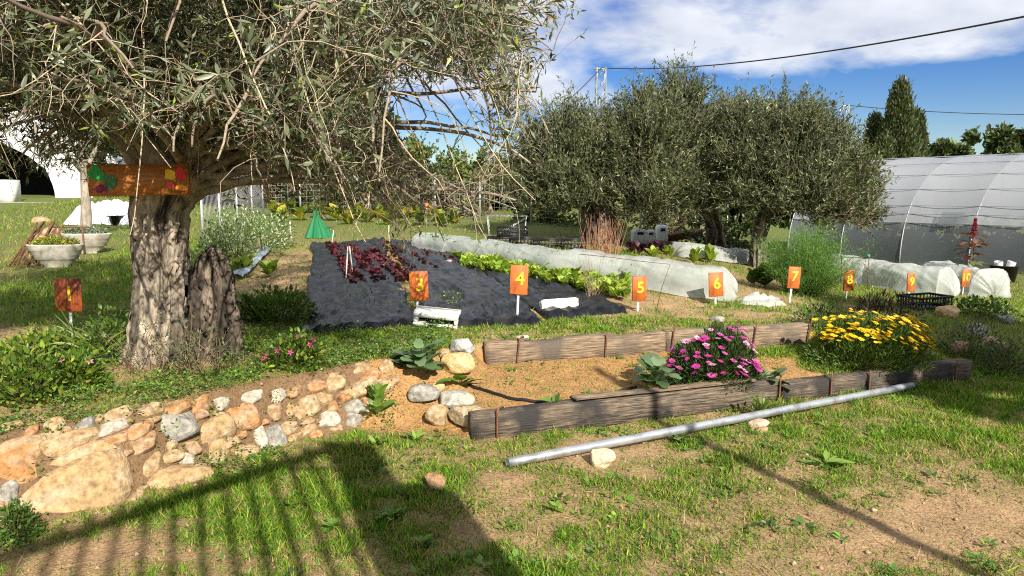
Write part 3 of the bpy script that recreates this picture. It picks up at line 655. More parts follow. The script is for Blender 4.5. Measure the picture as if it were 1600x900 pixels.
# ------------------------------------------------------------------ trees
def bezier(p0, p1, p2, n):
    t = np.linspace(0, 1, n)[:, None]; return (1 - t) ** 2 * np.asarray(p0) + 2 * t * (1 - t) * np.asarray(p1) + t * t * np.asarray(p2)
def loft(m, secs, k=56, ridge=0.10, seed=0, col=(0.30, 0.25, 0.19), rings=70, cap=True):
    """gnarled trunk through sections (x, y, z, rx, ry)"""
    S = np.array(secs, float); t = np.linspace(0, len(S) - 1, rings); I = np.clip(t.astype(int), 0, len(S) - 2); f = (t - I)[:, None]; f = f * f * (3 - 2 * f) * 0.5 + f * 0.5
    Q = S[I] * (1 - f) + S[I + 1] * f
    a = np.arange(k) * 2 * math.pi / k
    zz = Q[:, 2:3]; tw = a[None] + 0.25 * np.sin(zz * 1.7 + seed)
    n1 = fbm(np.stack([np.cos(tw) * 2.4 + seed, np.sin(tw) * 2.4, zz * 1.1 + 0 * tw], -1), 4, seed) - 0.5
    n2 = fbm(np.stack([np.cos(tw) * 7 + seed, np.sin(tw) * 7, zz * 4.0 + 0 * tw], -1), 4, seed + 3) - 0.5
    n3 = fbm(np.stack([np.cos(tw) * 4 + seed, np.sin(tw) * 4, zz * 7.0 + 0 * tw], -1), 3, seed + 7) - 0.5
    cr = 1 - np.abs(fbm(np.stack([np.cos(tw) * 3.1 + seed, np.sin(tw) * 3.1, zz * 1.5 + 0 * tw], -1), 4, seed + 21) * 2 - 1)
    cr2 = 1 - np.abs(fbm(np.stack([np.cos(tw) * 6.5 + seed, np.sin(tw) * 6.5, zz * 2.6 + 0 * tw], -1), 3, seed + 25) * 2 - 1)
    kk = 1 + ridge * (3.2 * n1 + 1.6 * n2 + 1.2 * n3 - 2.6 * sstep(0.86, 0.99, cr) - 1.5 * sstep(0.86, 0.99, cr2) + 0.25)
    P = np.stack([Q[:, 0:1] + Q[:, 3:4] * kk * np.cos(a), Q[:, 1:2] + Q[:, 4:5] * kk * np.sin(a), zz + 0 * tw + 0.03 * n3], -1)
    i = np.arange(rings - 1)[:, None] * k; j = np.arange(k)[None]
    F = np.stack([i + j, i + (j + 1) % k, i + k + (j + 1) % k, i + k + j], -1).reshape(-1, 4)
    g_ = fbm(np.stack([np.cos(tw) * 5 + 9, np.sin(tw) * 5, zz * 2.0 + 0 * tw], -1), 4, seed + 11)[..., None]
    g2 = sstep(0.35, 0.65, fbm(np.stack([np.cos(tw) * 3 + 4, np.sin(tw) * 3, zz * 1.6 + 0 * tw], -1), 4, seed + 13))[..., None]
    C = np.array(col) * (0.5 + 1.0 * g_) * (0.42 + 0.95 * g2)
    m.add(P.reshape(-1, 3), [F, ((rings - 1) * k + np.arange(k))[None]], C.reshape(-1, 3)); return m
def grow(P0, D0, Ln, m, droop, wob, rg):
    """chains (n, m, 3) that bend down by `droop` and wander by `wob`"""
    n = len(P0); P = np.zeros((n, m, 3)); P[:, 0] = P0; D = norm(D0); st = (Ln / (m - 1))[:, None]
    for i in range(1, m):
        D = norm(D + np.array([0, 0, -1.0]) * np.broadcast_to(droop, (n,))[:, None] + rg.normal(size=(n, 3)) * wob); P[:, i] = P[:, i - 1] + D * st
    return P

def bark_tube(P, R, k=20, m=44, amp=0.22, seed=1, col=(0.26, 0.215, 0.165)):
    P = np.asarray(P, float); R = np.asarray(R, float); t = np.linspace(0, len(P) - 1, m); I = np.arange(len(P)); Q = np.stack([np.interp(t, I, P[:, i]) for i in range(3)], -1); q = np.interp(t, I, R)
    b = MB().tube(Q, q, k, col); V = b.V[0]; c = np.repeat(Q, k, 0); d = V - c; n = fbm(V * 7 + seed, 4, seed) - 0.5 + 0.6 * (fbm(V * 22, 3, seed + 4) - 0.5); b.V[0] = c + d * (1 + 2 * amp * n)[:, None]
    b.C[0] = np.array(col) * (0.45 + 1.1 * fbm(V * 6 + 3, 4, seed + 8))[:, None]; return b

# --- the old olive in front
TB = ground_hit(285, 572); TB[1] = 5.62; TB[0] = (285 - 800) / FPX * 5.62 * 1.0; TB[2] = terrain(TB[0:1], TB[1:2])[0]
olive = thing('olive_tree', TB, 'ancient gnarled olive tree with a split trunk and drooping bare twigs in front', 'olive tree')
def tp(px, py, d=5.62): return at(px, py, d)
def sec(x0, x1, py, d=5.62, sq=0.85):
    c0_ = (x0 + x1) / 2; x0, x1 = c0_ + (x0 - c0_) * 0.92, c0_ + (x1 - c0_) * 0.92
    p = at((x0 + x1) / 2, py, d); r = (x1 - x0) / 2 * d / FPX; return (p[0], p[1], p[2], r, r * sq)
m = MB()
loft(m, [sec(160, 322, 604), sec(180, 314, 575), sec(198, 304, 530), sec(208, 300, 480), sec(210, 297, 430), sec(206, 294, 380), sec(202, 296, 335), sec(208, 316, 300), sec(228, 338, 262)], 150, 0.13, 3, (0.28, 0.235, 0.18), 210)
part('trunk', m, M_bark, olive, True)
m = MB()
loft(m, [sec(270, 396, 600, 5.6), sec(278, 386, 570, 5.6), sec(286, 380, 520, 5.6), sec(290, 374, 470, 5.6), sec(294, 368, 430, 5.62), sec(306, 358, 404, 5.65), sec(322, 346, 391, 5.68), sec(330, 336, 384, 5.7)], 120, 0.25, 8, (0.135, 0.108, 0.082), 170)
part('hollow_stump', m, M_bark, olive, True)
# limbs
FK = at(285, 268, 5.62); rg = np.random.default_rng(21)
LT = [(-3.9, 5.2, 3.0), (-4.6, 6.3, 3.3), (-3.3, 4.3, 3.2), (-2.2, 4.2, 3.6), (-1.2, 4.6, 3.4), (-0.5, 5.3, 3.3), (-0.25, 6.3, 3.1), (-1.4, 7.3, 3.4), (-3.0, 7.6, 3.5), (-2.4, 5.6, 4.6), (-1.5, 5.4, 4.2), (-3.4, 5.8, 4.3), (-1.3, 6.0, 2.75), (-3.9, 4.6, 2.5), (-2.6, 4.6, 2.8), (-1.7, 4.9, 2.7), (0.1, 5.0, 3.5), (0.2, 5.9, 3.4), (-0.4, 4.6, 3.1), (-4.4, 4.9, 2.6), (-3.4, 6.6, 2.7), (-2.0, 6.6, 2.7)] + [tuple(at(*q)) for q in ((800, 40, 5.2), (815, 130, 5.0), (790, 200, 5.1), (650, 70, 5.3), (600, 130, 5.6), (560, 210, 5.0), (600, 285, 5.2), (690, 285, 5.3), (480, 230, 4.7), (770, 300, 5.4), (840, 60, 5.5), (720, 40, 4.8), (400, 200, 4.3), (300, 180, 4.2), (180, 190, 4.3), (80, 160, 4.6), (620, 325, 4.9), (720, 335, 5.1), (790, 320, 5.3), (540, 285, 4.8), (660, 350, 4.7), (820, 240, 5.0), (750, 360, 4.9), (100, 60, 3.4), (30, 120, 3.5), (650, 30, 4.2), (560, 40, 4.0))]
limbs = []
for i, T in enumerate(LT):
    T = np.array(T); mid = (FK + T) / 2 + np.array([0, 0, 0.45]) + rg.normal(size=3) * 0.15
    P = bezier(FK + rg.normal(size=3) * 0.06 - np.array([0, 0, 0.1]), mid, T, 16); P[2:] += np.cumsum(rg.normal(size=(14, 3)) * 0.018, 0)
    limbs.append(P)
    r0 = 0.10 if i in (4, 10, 2) else (0.06 if i < 22 else 0.032)
    part('limb', bark_tube(P, np.linspace(r0, 0.016 if i < 22 else 0.007, 16), 12, 40, 0.2, i), M_bark, olive, True)
P = np.concatenate([bezier(at(282, 296, 5.62), at(325, 275, 5.55), at(352, 215, 5.45), 10), bezier(at(352, 215, 5.45), at(362, 150, 5.4), at(430, 40, 5.3), 10)[1:]])
part('limb', bark_tube(P, np.linspace(0.125, 0.055, len(P)), 40, 80, 0.34, 51, (0.27, 0.22, 0.17)), M_bark, olive, True)
P = bezier(at(240, 300, 5.7), at(215, 200, 5.7), at(150, 60, 5.6), 12); part('limb', bark_tube(P, np.linspace(0.15, 0.06, 12), 40, 70, 0.32, 52, (0.25, 0.205, 0.16)), M_bark, olive, True)
LP = np.concatenate(limbs + [P]) 
# region of the picture that the crown covers
HX = [-200, 0, 60, 130, 200, 300, 400, 480, 560, 640, 700, 760, 820, 850, 880, 925]
HY = [290, 300, 305, 300, 300, 300, 305, 335, 365, 392, 405, 408, 370, 270, 130, 30]
def crown_ok(P, slack=0):
    px, py = project(P)
    low = np.interp(px, HX, HY, right=-50); nn_ = fbm(np.stack([px / 70, P[..., 1] * 1.2], -1), 3, 77); low = low + 130 * (nn_ - 0.52) * sstep(380, 430, np.abs(px - 480) + 400)
    ragged = RG.uniform(size=px.shape) < 0.25 + 0.75 * sstep(0, 110, low - py)
    board = (np.abs(px - 215) < 92) & (np.abs(py - 283) < 42) & (P[..., 1] < 5.3) & (RG.uniform(size=px.shape) < 0.9)
    ok = py < low + slack
    ge = ((px - 690) / 84) ** 2 + ((py - 190) / 62) ** 2; gap = RG.uniform(size=px.shape) < 0.9 * sstep(1.5, 0.6, ge + 0.5 * (nn_ - 0.5))
    gap2 = ((px - 855) / 35) ** 2 + ((py - 330) / 60) ** 2 < 1
    leftgap = ((px - 40) / 62) ** 2 + ((py - 205) / 42) ** 2 < 1
    kk = (5.3 - P[..., 1]) / -S_TO[1]; sxp = P[..., 0] - kk * S_TO[0]; szp = P[..., 2] - kk * S_TO[2]
    light = (kk > 0) & (sxp > -4.2) & (sxp < -1.75) & (szp > 0.2) & (szp < 1.75) & (RG.uniform(size=px.shape) < 0.42)
    light |= (px > 430) & (RG.uniform(size=px.shape) < 0.22)
    return ok & ~light & ragged & ~board & ~gap & ~gap2 & ~(leftgap & (RG.uniform(size=px.shape) < 0.35)) & (P[..., 1] > 2.35)
# branches
nb = 950; i = rg.integers(0, len(LP), nb); B0 = LP[i]; keep = B0[:, 2] > 2.2; B0 = B0[keep]; nb = len(B0)
C0 = np.array([-2.3, 5.6, 3.0]); D0 = norm(B0 - C0) * 0.9 + rg.normal(size=(nb, 3)) * 0.55 + np.array([0, 0, 0.25])
BR = grow(B0, D0, rg.uniform(0.6, 1.5, nb), 10, 0.10, 0.13, rg)
ok = crown_ok(BR[:, -1], 0) & crown_ok(BR[:, 5], 0); BR = BR[ok]; nb = len(BR)
m = MB().tubes(BR, np.linspace(0.015, 0.005, 10)[None] * rg.uniform(0.7, 1.3, (nb, 1)), 5, jit((0.25, 0.205, 0.15), nb, 0.15, 0.04, rg))
part('branches', m, M_twig, olive, kind='stuff')
# long drooping twigs
nt_ = 6000; bi = rg.integers(0, nb, nt_); bj = rg.integers(2, 10, nt_); T0 = BR[bi, bj]
T0 = np.concatenate([T0, LP[rg.integers(0, len(LP), 700)]]); nt_ = len(T0)
D0 = rg.normal(size=(nt_, 3)) * 0.8 + norm(T0 - C0) * 0.7 + np.array([0, -0.1, 0.05])
TW = grow(T0, D0, rg.uniform(0.3, 0.95, nt_), 9, rg.uniform(0.02, 0.26, nt_), 0.22, rg)
ok = crown_ok(TW[:, -1], 12) & crown_ok(TW[:, 4], 4); TW = TW[ok]; nt_ = len(TW)
ctw = pick([(0.34, 0.27, 0.185), (0.24, 0.20, 0.145), (0.17, 0.14, 0.105), (0.44, 0.36, 0.25)], nt_, v=0.15, h=0.04, rg=rg)
m = MB().tubes(TW, np.linspace(0.0038, 0.0014, 9)[None] * rg.uniform(0.7, 1.4, (nt_, 1)), 3, ctw)
# a few long bare whips hanging in front of the crown
wh = [((250, 0, 4.2), (240, 200, 4.1), (199, 372, 4.1)), ((420, 120, 4.0), (470, 240, 3.9), (553, 372, 4.0)), ((70, 10, 4.3), (120, 120, 4.2), (270, 260, 4.3)), ((560, 60, 4.5), (640, 220, 4.4), (700, 352, 4.5)), ((330, 60, 3.8), (420, 230, 3.7), (460, 300, 3.8)),
      ((600, 150, 4.9), (700, 300, 4.8), (760, 372, 4.9)), ((480, 160, 4.3), (530, 260, 4.2), (560, 340, 4.3)), ((640, 240, 4.6), (740, 290, 4.6), (840, 318, 4.7)), ((20, 120, 3.9), (140, 150, 3.9), (280, 195, 4.0)), ((720, 10, 4.9), (800, 110, 4.8), (850, 215, 4.8)), ((700, 20, 4.7), (770, 130, 4.7), (800, 250, 4.8))]
WH_ = np.stack([bezier(at(a[0] - 30, -130, a[2] + 0.5), at(b[0] - 10, b[1] - 60, b[2]), at(*c_), 14) + np.cumsum(rg.normal(size=(14, 3)) * 0.006, 0) for a, b, c_ in wh])
m.tubes(WH_, np.linspace(0.0075, 0.0025, 14)[None] * np.ones((len(wh), 1)), 5, (0.46, 0.38, 0.26))
# short side twigs
ns = 22000; ti = rg.integers(0, nt_, ns); tj = rg.integers(1, 9, ns); S0 = TW[ti, tj]
wS = WH_[rg.integers(0, len(WH_), 160), rg.integers(2, 14, 160)]; S0 = np.concatenate([S0, wS]); ns = len(S0)
ST = grow(S0, rg.normal(size=(ns, 3)) + np.array([0, 0, 0.1]), rg.uniform(0.08, 0.30, ns), 5, rg.uniform(0.0, 0.2, ns), 0.18, rg)
ok = crown_ok(ST[:, -1], 18); ST = ST[ok]; ns = len(ST)
m.tubes(ST, np.linspace(0.0026, 0.0011, 5)[None] * np.ones((ns, 1)), 3, pick([(0.36, 0.29, 0.20), (0.26, 0.22, 0.15), (0.45, 0.38, 0.26), (0.18, 0.155, 0.115)], ns, v=0.15, h=0.04, rg=rg))
part('twigs', m, M_twig, olive, kind='stuff')
# leaves along the twigs
nl = 150000; si = rg.integers(0, ns, nl); sf = rg.uniform(0.1, 4, nl); s0 = sf.astype(int); s0 = np.clip(s0, 0, 3); fr = (sf - s0)[:, None]
LPz = ST[si, s0] * (1 - fr) + ST[si, s0 + 1] * fr; TD = norm(ST[si, s0 + 1] - ST[si, s0])
# more leaves where the photograph is leafiest (upper left and centre), fewer among the bare right-hand twigs
px, py = project(LPz); lk = 0.95 - 0.5 * sstep(430, 720, px) * sstep(40, 120, py) - 0.25 * sstep(190, 300, py) + 0.1 * sstep(200, 0, py)
kp = rg.uniform(size=nl) < np.clip(lk, 0.2, 1); LPz, TD = LPz[kp], TD[kp]; nl = len(LPz)
LA = norm(TD * 0.9 + rg.normal(size=(nl, 3)) * 0.55); LL = rg.uniform(0.042, 0.088, nl); LWd = LL * rg.uniform(0.17, 0.26, nl)
LC = pick([(0.08, 0.105, 0.045), (0.13, 0.155, 0.075), (0.23, 0.25, 0.17), (0.05, 0.07, 0.032), (0.26, 0.29, 0.05)], nl, [0.32, 0.28, 0.19, 0.16, 0.05], rg=rg)
LM = scaled(frames(LA, 0.4, 1.0, rg), LWd, LL)
px, py = project(LPz); vis = (px > 0) & (px < 1600) & (py > 0) & (py < 900)
near = np.argsort(np.where(vis, LPz[:, 1] / LL, 1e9))[:300]; rest = np.ones(nl, bool); rest[near] = False
part('foliage', MB().scatter(LF4, LPz[rest], LM[rest], LC[rest]), M_olive, olive, kind='stuff')
lm = MB().scatter(LF8, np.zeros((1, 3)), np.eye(3)[None], np.array([[0.14, 0.165, 0.09]])).mesh('leaf', M_oliveR)
for q in near: link('leaf', lm, olive, M=mat4(LM[q], LPz[q] - TB))
# basal shoots at the foot
n = 60; P0 = np.stack([rg.uniform(-2.75, -2.05, n), rg.uniform(5.05, 5.3, n), np.full(n, TB[2])], -1); CH = grow(P0, rg.normal(size=(n, 3)) * 0.25 + np.array([0, 0, 1]), rg.uniform(0.15, 0.5, n), 6, 0.02, 0.12, rg)
m = MB().tubes(CH, np.linspace(0.004, 0.001, 6)[None] * np.ones((n, 1)), 3, jit((0.30, 0.2, 0.12), n, 0.2, 0.05, rg))
q = CH[rg.integers(0, n, 900), rg.integers(1, 6, 900)]; m.scatter(LF4, q, scaled(frames(rg.normal(size=(900, 3)) + np.array([0, 0, .5]), 0.5), 0.009, 0.035), pick([(0.10, 0.14, 0.05), (0.16, 0.18, 0.09)], 900, rg=rg))
part('basal_shoots', m, M_leaf, olive, kind='stuff')

# --- olives at the back of the plot: upright leafy shoots round a dense crown
def crown_shoots(centre, radii, n, nl, rg, Lsh=(0.25, 0.6), leaf=(0.05, 0.085), cols=None, p=None, up=0.85, fill=0.5, bumps=1.0, wd=0.24, twig=(0.20, 0.17, 0.12)):
    nc = max(4, n // 11); ci = rg.integers(0, nc, n); d = sphere_dirs(nc, rg); d[:, 2] = np.where(d[:, 2] < -0.85, -d[:, 2], d[:, 2]); d = d[ci]
    rad = (rg.uniform(fill, 1.0, nc) ** 0.6)[ci]
    lump = 0.70 + 0.95 * bumps * (fbm(d * 2.6 + 5, 3, int(rg.integers(1, 999))) - 0.36)
    P0 = centre + d * np.array(radii) * (rad * lump)[:, None] + rg.normal(size=(n, 3)) * (0.05 + 0.05 * max(radii))
    D0 = d * 0.8 + np.array([0, 0, up]) + rg.normal(size=(nc, 3))[ci] * 0.3 + rg.normal(size=(n, 3)) * 0.35
    C = grow(P0, D0, rg.uniform(*Lsh, n) * (1 + 0.35 * np.clip(d[:, 2], 0, 1)), 5, 0.02, 0.10, rg)
    m = MB().tubes(C, np.linspace(0.005, 0.002, 5)[None] * np.ones((n, 1)), 3, jit(twig, n, 0.15, 0.05, rg))
    N = n * nl; si = np.repeat(np.arange(n), nl); sf = rg.uniform(0, 3.99, N); s0 = sf.astype(int); f = (sf - s0)[:, None]
    P = C[si, s0] * (1 - f) + C[si, s0 + 1] * f; T = norm(C[si, s0 + 1] - C[si, s0])
    A = norm(T * 0.9 + rg.normal(size=(N, 3)) * 0.6); LL = rg.uniform(*leaf, N)
    base = np.repeat(rg.normal(size=n) * 0.12 + 1 + (rg.normal(size=nc) * 0.2)[ci], nl)[:, None]
    lv = MB().scatter(LF4, P, scaled(frames(A, 0.3, 1.0, rg), LL * wd * rg.uniform(0.8, 1.3, N), LL), np.clip(pick(cols, N, p, rg=rg) * base, 0.004, 0.9))
    return m, lv
BRO = [(0.24, 0.18, 0.10), (0.16, 0.13, 0.07), (0.12, 0.12, 0.06)]
OLC = [(0.072, 0.096, 0.032), (0.108, 0.135, 0.045), (0.19, 0.21, 0.105), (0.04, 0.056, 0.022)]
def back_olive(basepx, depth, trunk, crowns, label, seed, bark=(0.14, 0.115, 0.09), nl=18, dense=2.1, skirt=True):
    rg = np.random.default_rng(seed); b = at(*basepx, depth); b[2] = float(terrain(b[0:1], b[1:2])[0])
    t = thing('olive_tree', b, label, 'olive tree', 'olive trees behind the beds')
    m = MB(); q = [np.array(at(px, py, depth)) for px, py, w in trunk]
    loft(m, [(q_[0], q_[1], (b[2] - 0.1) if i == 0 else q_[2], w * depth / FPX, w * depth / FPX) for i, (q_, (_, _, w)) in enumerate(zip(q, trunk))], 64, 0.17, seed, bark, 70)
    part('trunk', m, M_bark, t, True)
    tw, fo = MB(), MB()
    for (px, py, rx, ry, n, dd, *cw) in crowns:
        c = at(px, py, depth + dd); R = (rx * depth / FPX, rx * depth / FPX * 0.85, ry * depth / FPX)
        a, b_ = crown_shoots(c, R, int(n * dense), nl, rg, cols=(cw[0] if cw else OLC), fill=0.12, leaf=(0.06, 0.10), Lsh=(0.22, 0.55), up=1.1)
        for s_, d_ in ((a, tw), (b_, fo)):
            for V, F, C in zip(s_.V, [s_.F[0]], s_.C): pass
        tw.add(np.concatenate(a.V), a.F[0], np.concatenate(a.C)); fo.add(np.concatenate(b_.V), b_.F[0], np.concatenate(b_.C))
        P = bezier(q[-1], (q[-1] + c) / 2 + rg.normal(size=3) * 0.2, c + np.array([0, 0, R[2] * 0.5]), 10)
        part('limb', MB().tube(P, np.linspace(trunk[-1][2] * depth / FPX * 0.6, 0.02, 10), 8, bark), M_bark, t, True)
    part('twigs', tw, M_twig, t, kind='stuff'); part('foliage', fo, M_olive, t, kind='stuff'); return t
back_olive((935, 385), 14.5, [(938, 395, 32), (938, 360, 27), (935, 325, 26), (932, 290, 20)],
           [(905, 255, 105, 80, 620, 0.0), (1000, 245, 95, 85, 620, -0.3), (960, 255, 80, 66, 420, 0.3), (1060, 250, 60, 70, 260, 0.4), (860, 245, 62, 62, 220, -0.2), (1060, 176, 38, 54, 180, 0.2), (890, 245, 60, 46, 220, 0.2), (1000, 300, 80, 36, 240, -0.6), (1005, 205, 50, 46, 150, 0.0), (1085, 215, 40, 60, 150, 0.2), (1075, 300, 40, 40, 130, 0), (890, 300, 70, 36, 260, -0.4), (1060, 300, 50, 40, 200, -.2), (840, 300, 40, 40, 120, 0), (1010, 312, 56, 24, 110, -.5), (1060, 310, 42, 26, 100, -.3), (862, 306, 42, 24, 100, -.2)],
           'large dark olive tree on the thick black trunk left of the other back olives', 41)
back_olive((1112, 380), 16.5, [(1120, 385, 16), (1117, 355, 13), (1110, 335, 12), (1104, 300, 9)],
           [(1110, 255, 70, 80, 380, 0), (1090, 290, 55, 45, 220, -.3), (1140, 215, 55, 50, 240, 0.2), (1150, 285, 60, 50, 220, -0.2)],
           'middle olive tree with a short forked trunk behind the lettuce', 42, (0.24, 0.19, 0.14))
back_olive((1190, 392), 14.0, [(1184, 402, 15), (1186, 370, 11), (1194, 340, 11), (1215, 300, 9)],
           [(1225, 245, 95, 75, 620, 0), (1290, 275, 78, 66, 420, 0), (1170, 240, 70, 62, 320, 0), (1322, 312, 44, 42, 200, -0.2), (1240, 222, 60, 40, 240, 0.1), (1250, 305, 76, 40, 280, -0.5), (1290, 255, 40, 36, 140, .2), (1180, 290, 60, 40, 200, -.3), (1310, 335, 44, 26, 120, -.4, BRO), (1290, 315, 60, 34, 160, -.3), (1345, 318, 24, 28, 80, 0), (1250, 310, 56, 22, 120, -.5), (1165, 300, 46, 24, 110, -.3), (1335, 335, 34, 28, 100, -.2)],
           'right hand olive tree with a slanting trunk beside the greenhouse', 43)

def leafy_tree(name, label, cat, base, crowns, cols, n, leaf, seed, trunk_r=0.1, group=None, up=0.3, wd=0.6, Lsh=(0.2, 0.5), nl=10, mat=None, barkc=(0.16, 0.12, 0.09), fill=0.45, bumps=1.1):
    rg = np.random.default_rng(seed); base = np.array(base, float); t = thing(name, base, label, cat, group)
    tw, fo = MB(), MB(); tops = []
    tot = sum(r[0] * r[2] for _, r in crowns)
    for c, R in crowns:
        c = np.array(c, float); a, b = crown_shoots(c, R, max(20, int(n * R[0] * R[2] / tot)), nl, rg, Lsh, leaf, cols, None, up, fill, bumps, wd)
        tw.add(np.concatenate(a.V), a.F[0], np.concatenate(a.C)); fo.add(np.concatenate(b.V), b.F[0], np.concatenate(b.C)); tops.append(c)
    mt = MB(); c0 = np.mean(tops, 0); P = bezier(base - np.array([0, 0, 0.1]), base * 0.5 + c0 * 0.5 + np.array([0.1, 0, 0]), c0, 10); mt.tube(P, np.linspace(trunk_r, trunk_r * 0.45, 10), 9, barkc)
    for c in tops: mt.tube(bezier(P[6], (P[6] + c) / 2 + np.array([0, 0, 0.1]), c, 7), np.linspace(trunk_r * 0.5, trunk_r * 0.2, 7), 6, barkc)
    part('trunk', mt, M_bark, t, True); part('twigs', tw, M_twig, t, kind='stuff'); part('crown', fo, mat or M_leaf, t, kind='stuff'); return t
def gz(x, y): return float(terrain(np.array([x]), np.array([y]))[0])
def px_tree(name, label, cat, px, depth, blobs, cols, n, leaf, seed, **k):
    """blobs: (px, py, rx_px, ry_px, extra depth)"""
    x = (px - 800) / FPX * depth; b = (x, depth, gz(x, depth)); s = depth / FPX
    return leafy_tree(name, label, cat, b, [(at(a, c, depth + dd), (rx * s, rx * s * 0.8, ry * s)) for a, c, rx, ry, dd in blobs], cols, n, leaf, seed, **k)
DG = [(0.045, 0.075, 0.022), (0.07, 0.11, 0.03), (0.03, 0.05, 0.018)]; MG = [(0.09, 0.14, 0.03), (0.12, 0.17, 0.04), (0.06, 0.10, 0.025)]; YG = [(0.18, 0.21, 0.045), (0.13, 0.17, 0.04), (0.24, 0.23, 0.05)]; BR_ = [(0.20, 0.14, 0.07), (0.13, 0.10, 0.05), (0.26, 0.19, 0.10), (0.09, 0.10, 0.04)]
G_ = 'background trees and shrubs'
px_tree('background_tree', 'dark evergreen behind the front olive, left of the wire fence', 'tree', 300, 24, [(280, 200, 100, 95, 0), (200, 230, 70, 70, 0), (240, 90, 120, 70, 1)], DG, 1200, (0.12, 0.22), 51, group=G_, trunk_r=0.18)
px_tree('background_tree', 'dense dark tree behind the front olive above the green net', 'tree', 470, 23, [(470, 230, 95, 85, 0), (560, 245, 80, 75, .5), (420, 150, 80, 70, 1), (520, 160, 80, 60, 1)], DG, 1500, (0.12, 0.2), 52, group=G_, trunk_r=0.18)
px_tree('background_shrub', 'brown leafless thicket behind the wire fence', 'shrub', 400, 21, [(410, 280, 60, 48, 0), (350, 270, 40, 50, 0)], BR_, 800, (0.08, 0.14), 53, group=G_, trunk_r=0.06, wd=0.3)
px_tree('background_tree', 'yellow green leafy tree under the patch of sky seen through the olive', 'tree', 680, 22, [(670, 272, 62, 36, 0), (735, 288, 44, 34, 0), (600, 290, 45, 42, 0)], YG + MG, 900, (0.09, 0.16), 54, group=G_, trunk_r=0.1)
px_tree('background_shrub', 'dry brown shrub right of the yellow green leafy tree', 'shrub', 770, 21, [(775, 300, 40, 36, 0), (740, 318, 40, 30, 0)], BR_ + MG, 300, (0.08, 0.14), 55, group=G_, trunk_r=0.05, wd=0.35)
px_tree('background_shrub', 'dark hedge shrub behind the squash row', 'shrub', 640, 20, [(600, 330, 70, 24, 0), (690, 328, 70, 24, 0), (510, 312, 50, 30, 0)], DG + BR_, 1000, (0.08, 0.14), 56, group=G_, trunk_r=0.05)
px_tree('background_shrub', 'bright green shrub left of the thick black olive trunk', 'shrub', 860, 18, [(870, 330, 34, 38, 0), (840, 345, 30, 26, 0)], YG + MG, 260, (0.08, 0.15), 57, group=G_, trunk_r=0.05)
px_tree('background_shrub', 'brown thicket behind the white boxes', 'shrub', 1040, 21, [(1030, 335, 60, 30, 0), (1080, 345, 40, 26, 0), (990, 345, 40, 24, 0)], BR_ + DG, 420, (0.08, 0.14), 58, group=G_, trunk_r=0.05, wd=0.35)
px_tree('background_shrub', 'low green bush between the middle and right olive trunks', 'shrub', 1150, 17, [(1150, 372, 36, 16, 0), (1120, 380, 26, 10, 0)], MG + OLC, 200, (0.06, 0.11), 59, group=G_, trunk_r=0.04)
for i, (px, rx, lab) in enumerate([(345, 60, 'dark hedge bush behind the wire mesh fence nearest the trunk'), (425, 55, 'dark hedge bush behind the thick white post'), (495, 55, 'dark hedge bush behind the green net'), (570, 60, 'dark hedge bush behind the tall white stake'), (650, 60, 'dark hedge bush behind the orange capped stake'), (725, 55, 'dark hedge bush right of the orange capped stake'), (800, 55, 'dark hedge bush behind the white stand'), (1075, 50, 'dark hedge bush behind the old barrow'), (1150, 60, 'dark hedge bush between the middle and right olives'), (1235, 60, 'dark hedge bush behind the right olive trunk')]):
    px_tree('hedge_bush', lab, 'bush', px, 23 + (i % 3), [(px, 300 + (i * 7) % 12, rx, 40, 0), (px + 25, 318, rx * 0.8, 26, -0.5)], DG + BR_[1:2] + [(0.06, 0.08, 0.025)], 900, (0.18, 0.32), 110 + i, group='dark hedge at the back', trunk_r=0.06, nl=14)
px_tree('background_tree', 'distant rounded tree left of the front olive stems beside the white tunnel', 'tree', 90, 32, [(60, 60, 120, 90, 0), (180, 90, 90, 80, 0)], DG, 520, (0.16, 0.28), 60, group=G_, trunk_r=0.2)
for i, (px, py, rx, ry, lab) in enumerate([(1480, 248, 28, 12, 'low dark tree on the skyline just right of the cypresses'), (1560, 230, 40, 20, 'rounded tree on the skyline above the greenhouse'), (1620, 224, 40, 22, 'rounded tree on the skyline at the right edge')]):
    px_tree('skyline_tree', lab, 'tree', px, 60, [(px, py, rx, ry, 0), (px + 18, py + 8, rx * 0.8, ry * 0.8, 0)], OLC + DG, 260, (0.35, 0.6), 70 + i, group='trees on the skyline', trunk_r=0.2, Lsh=(0.4, 0.8))

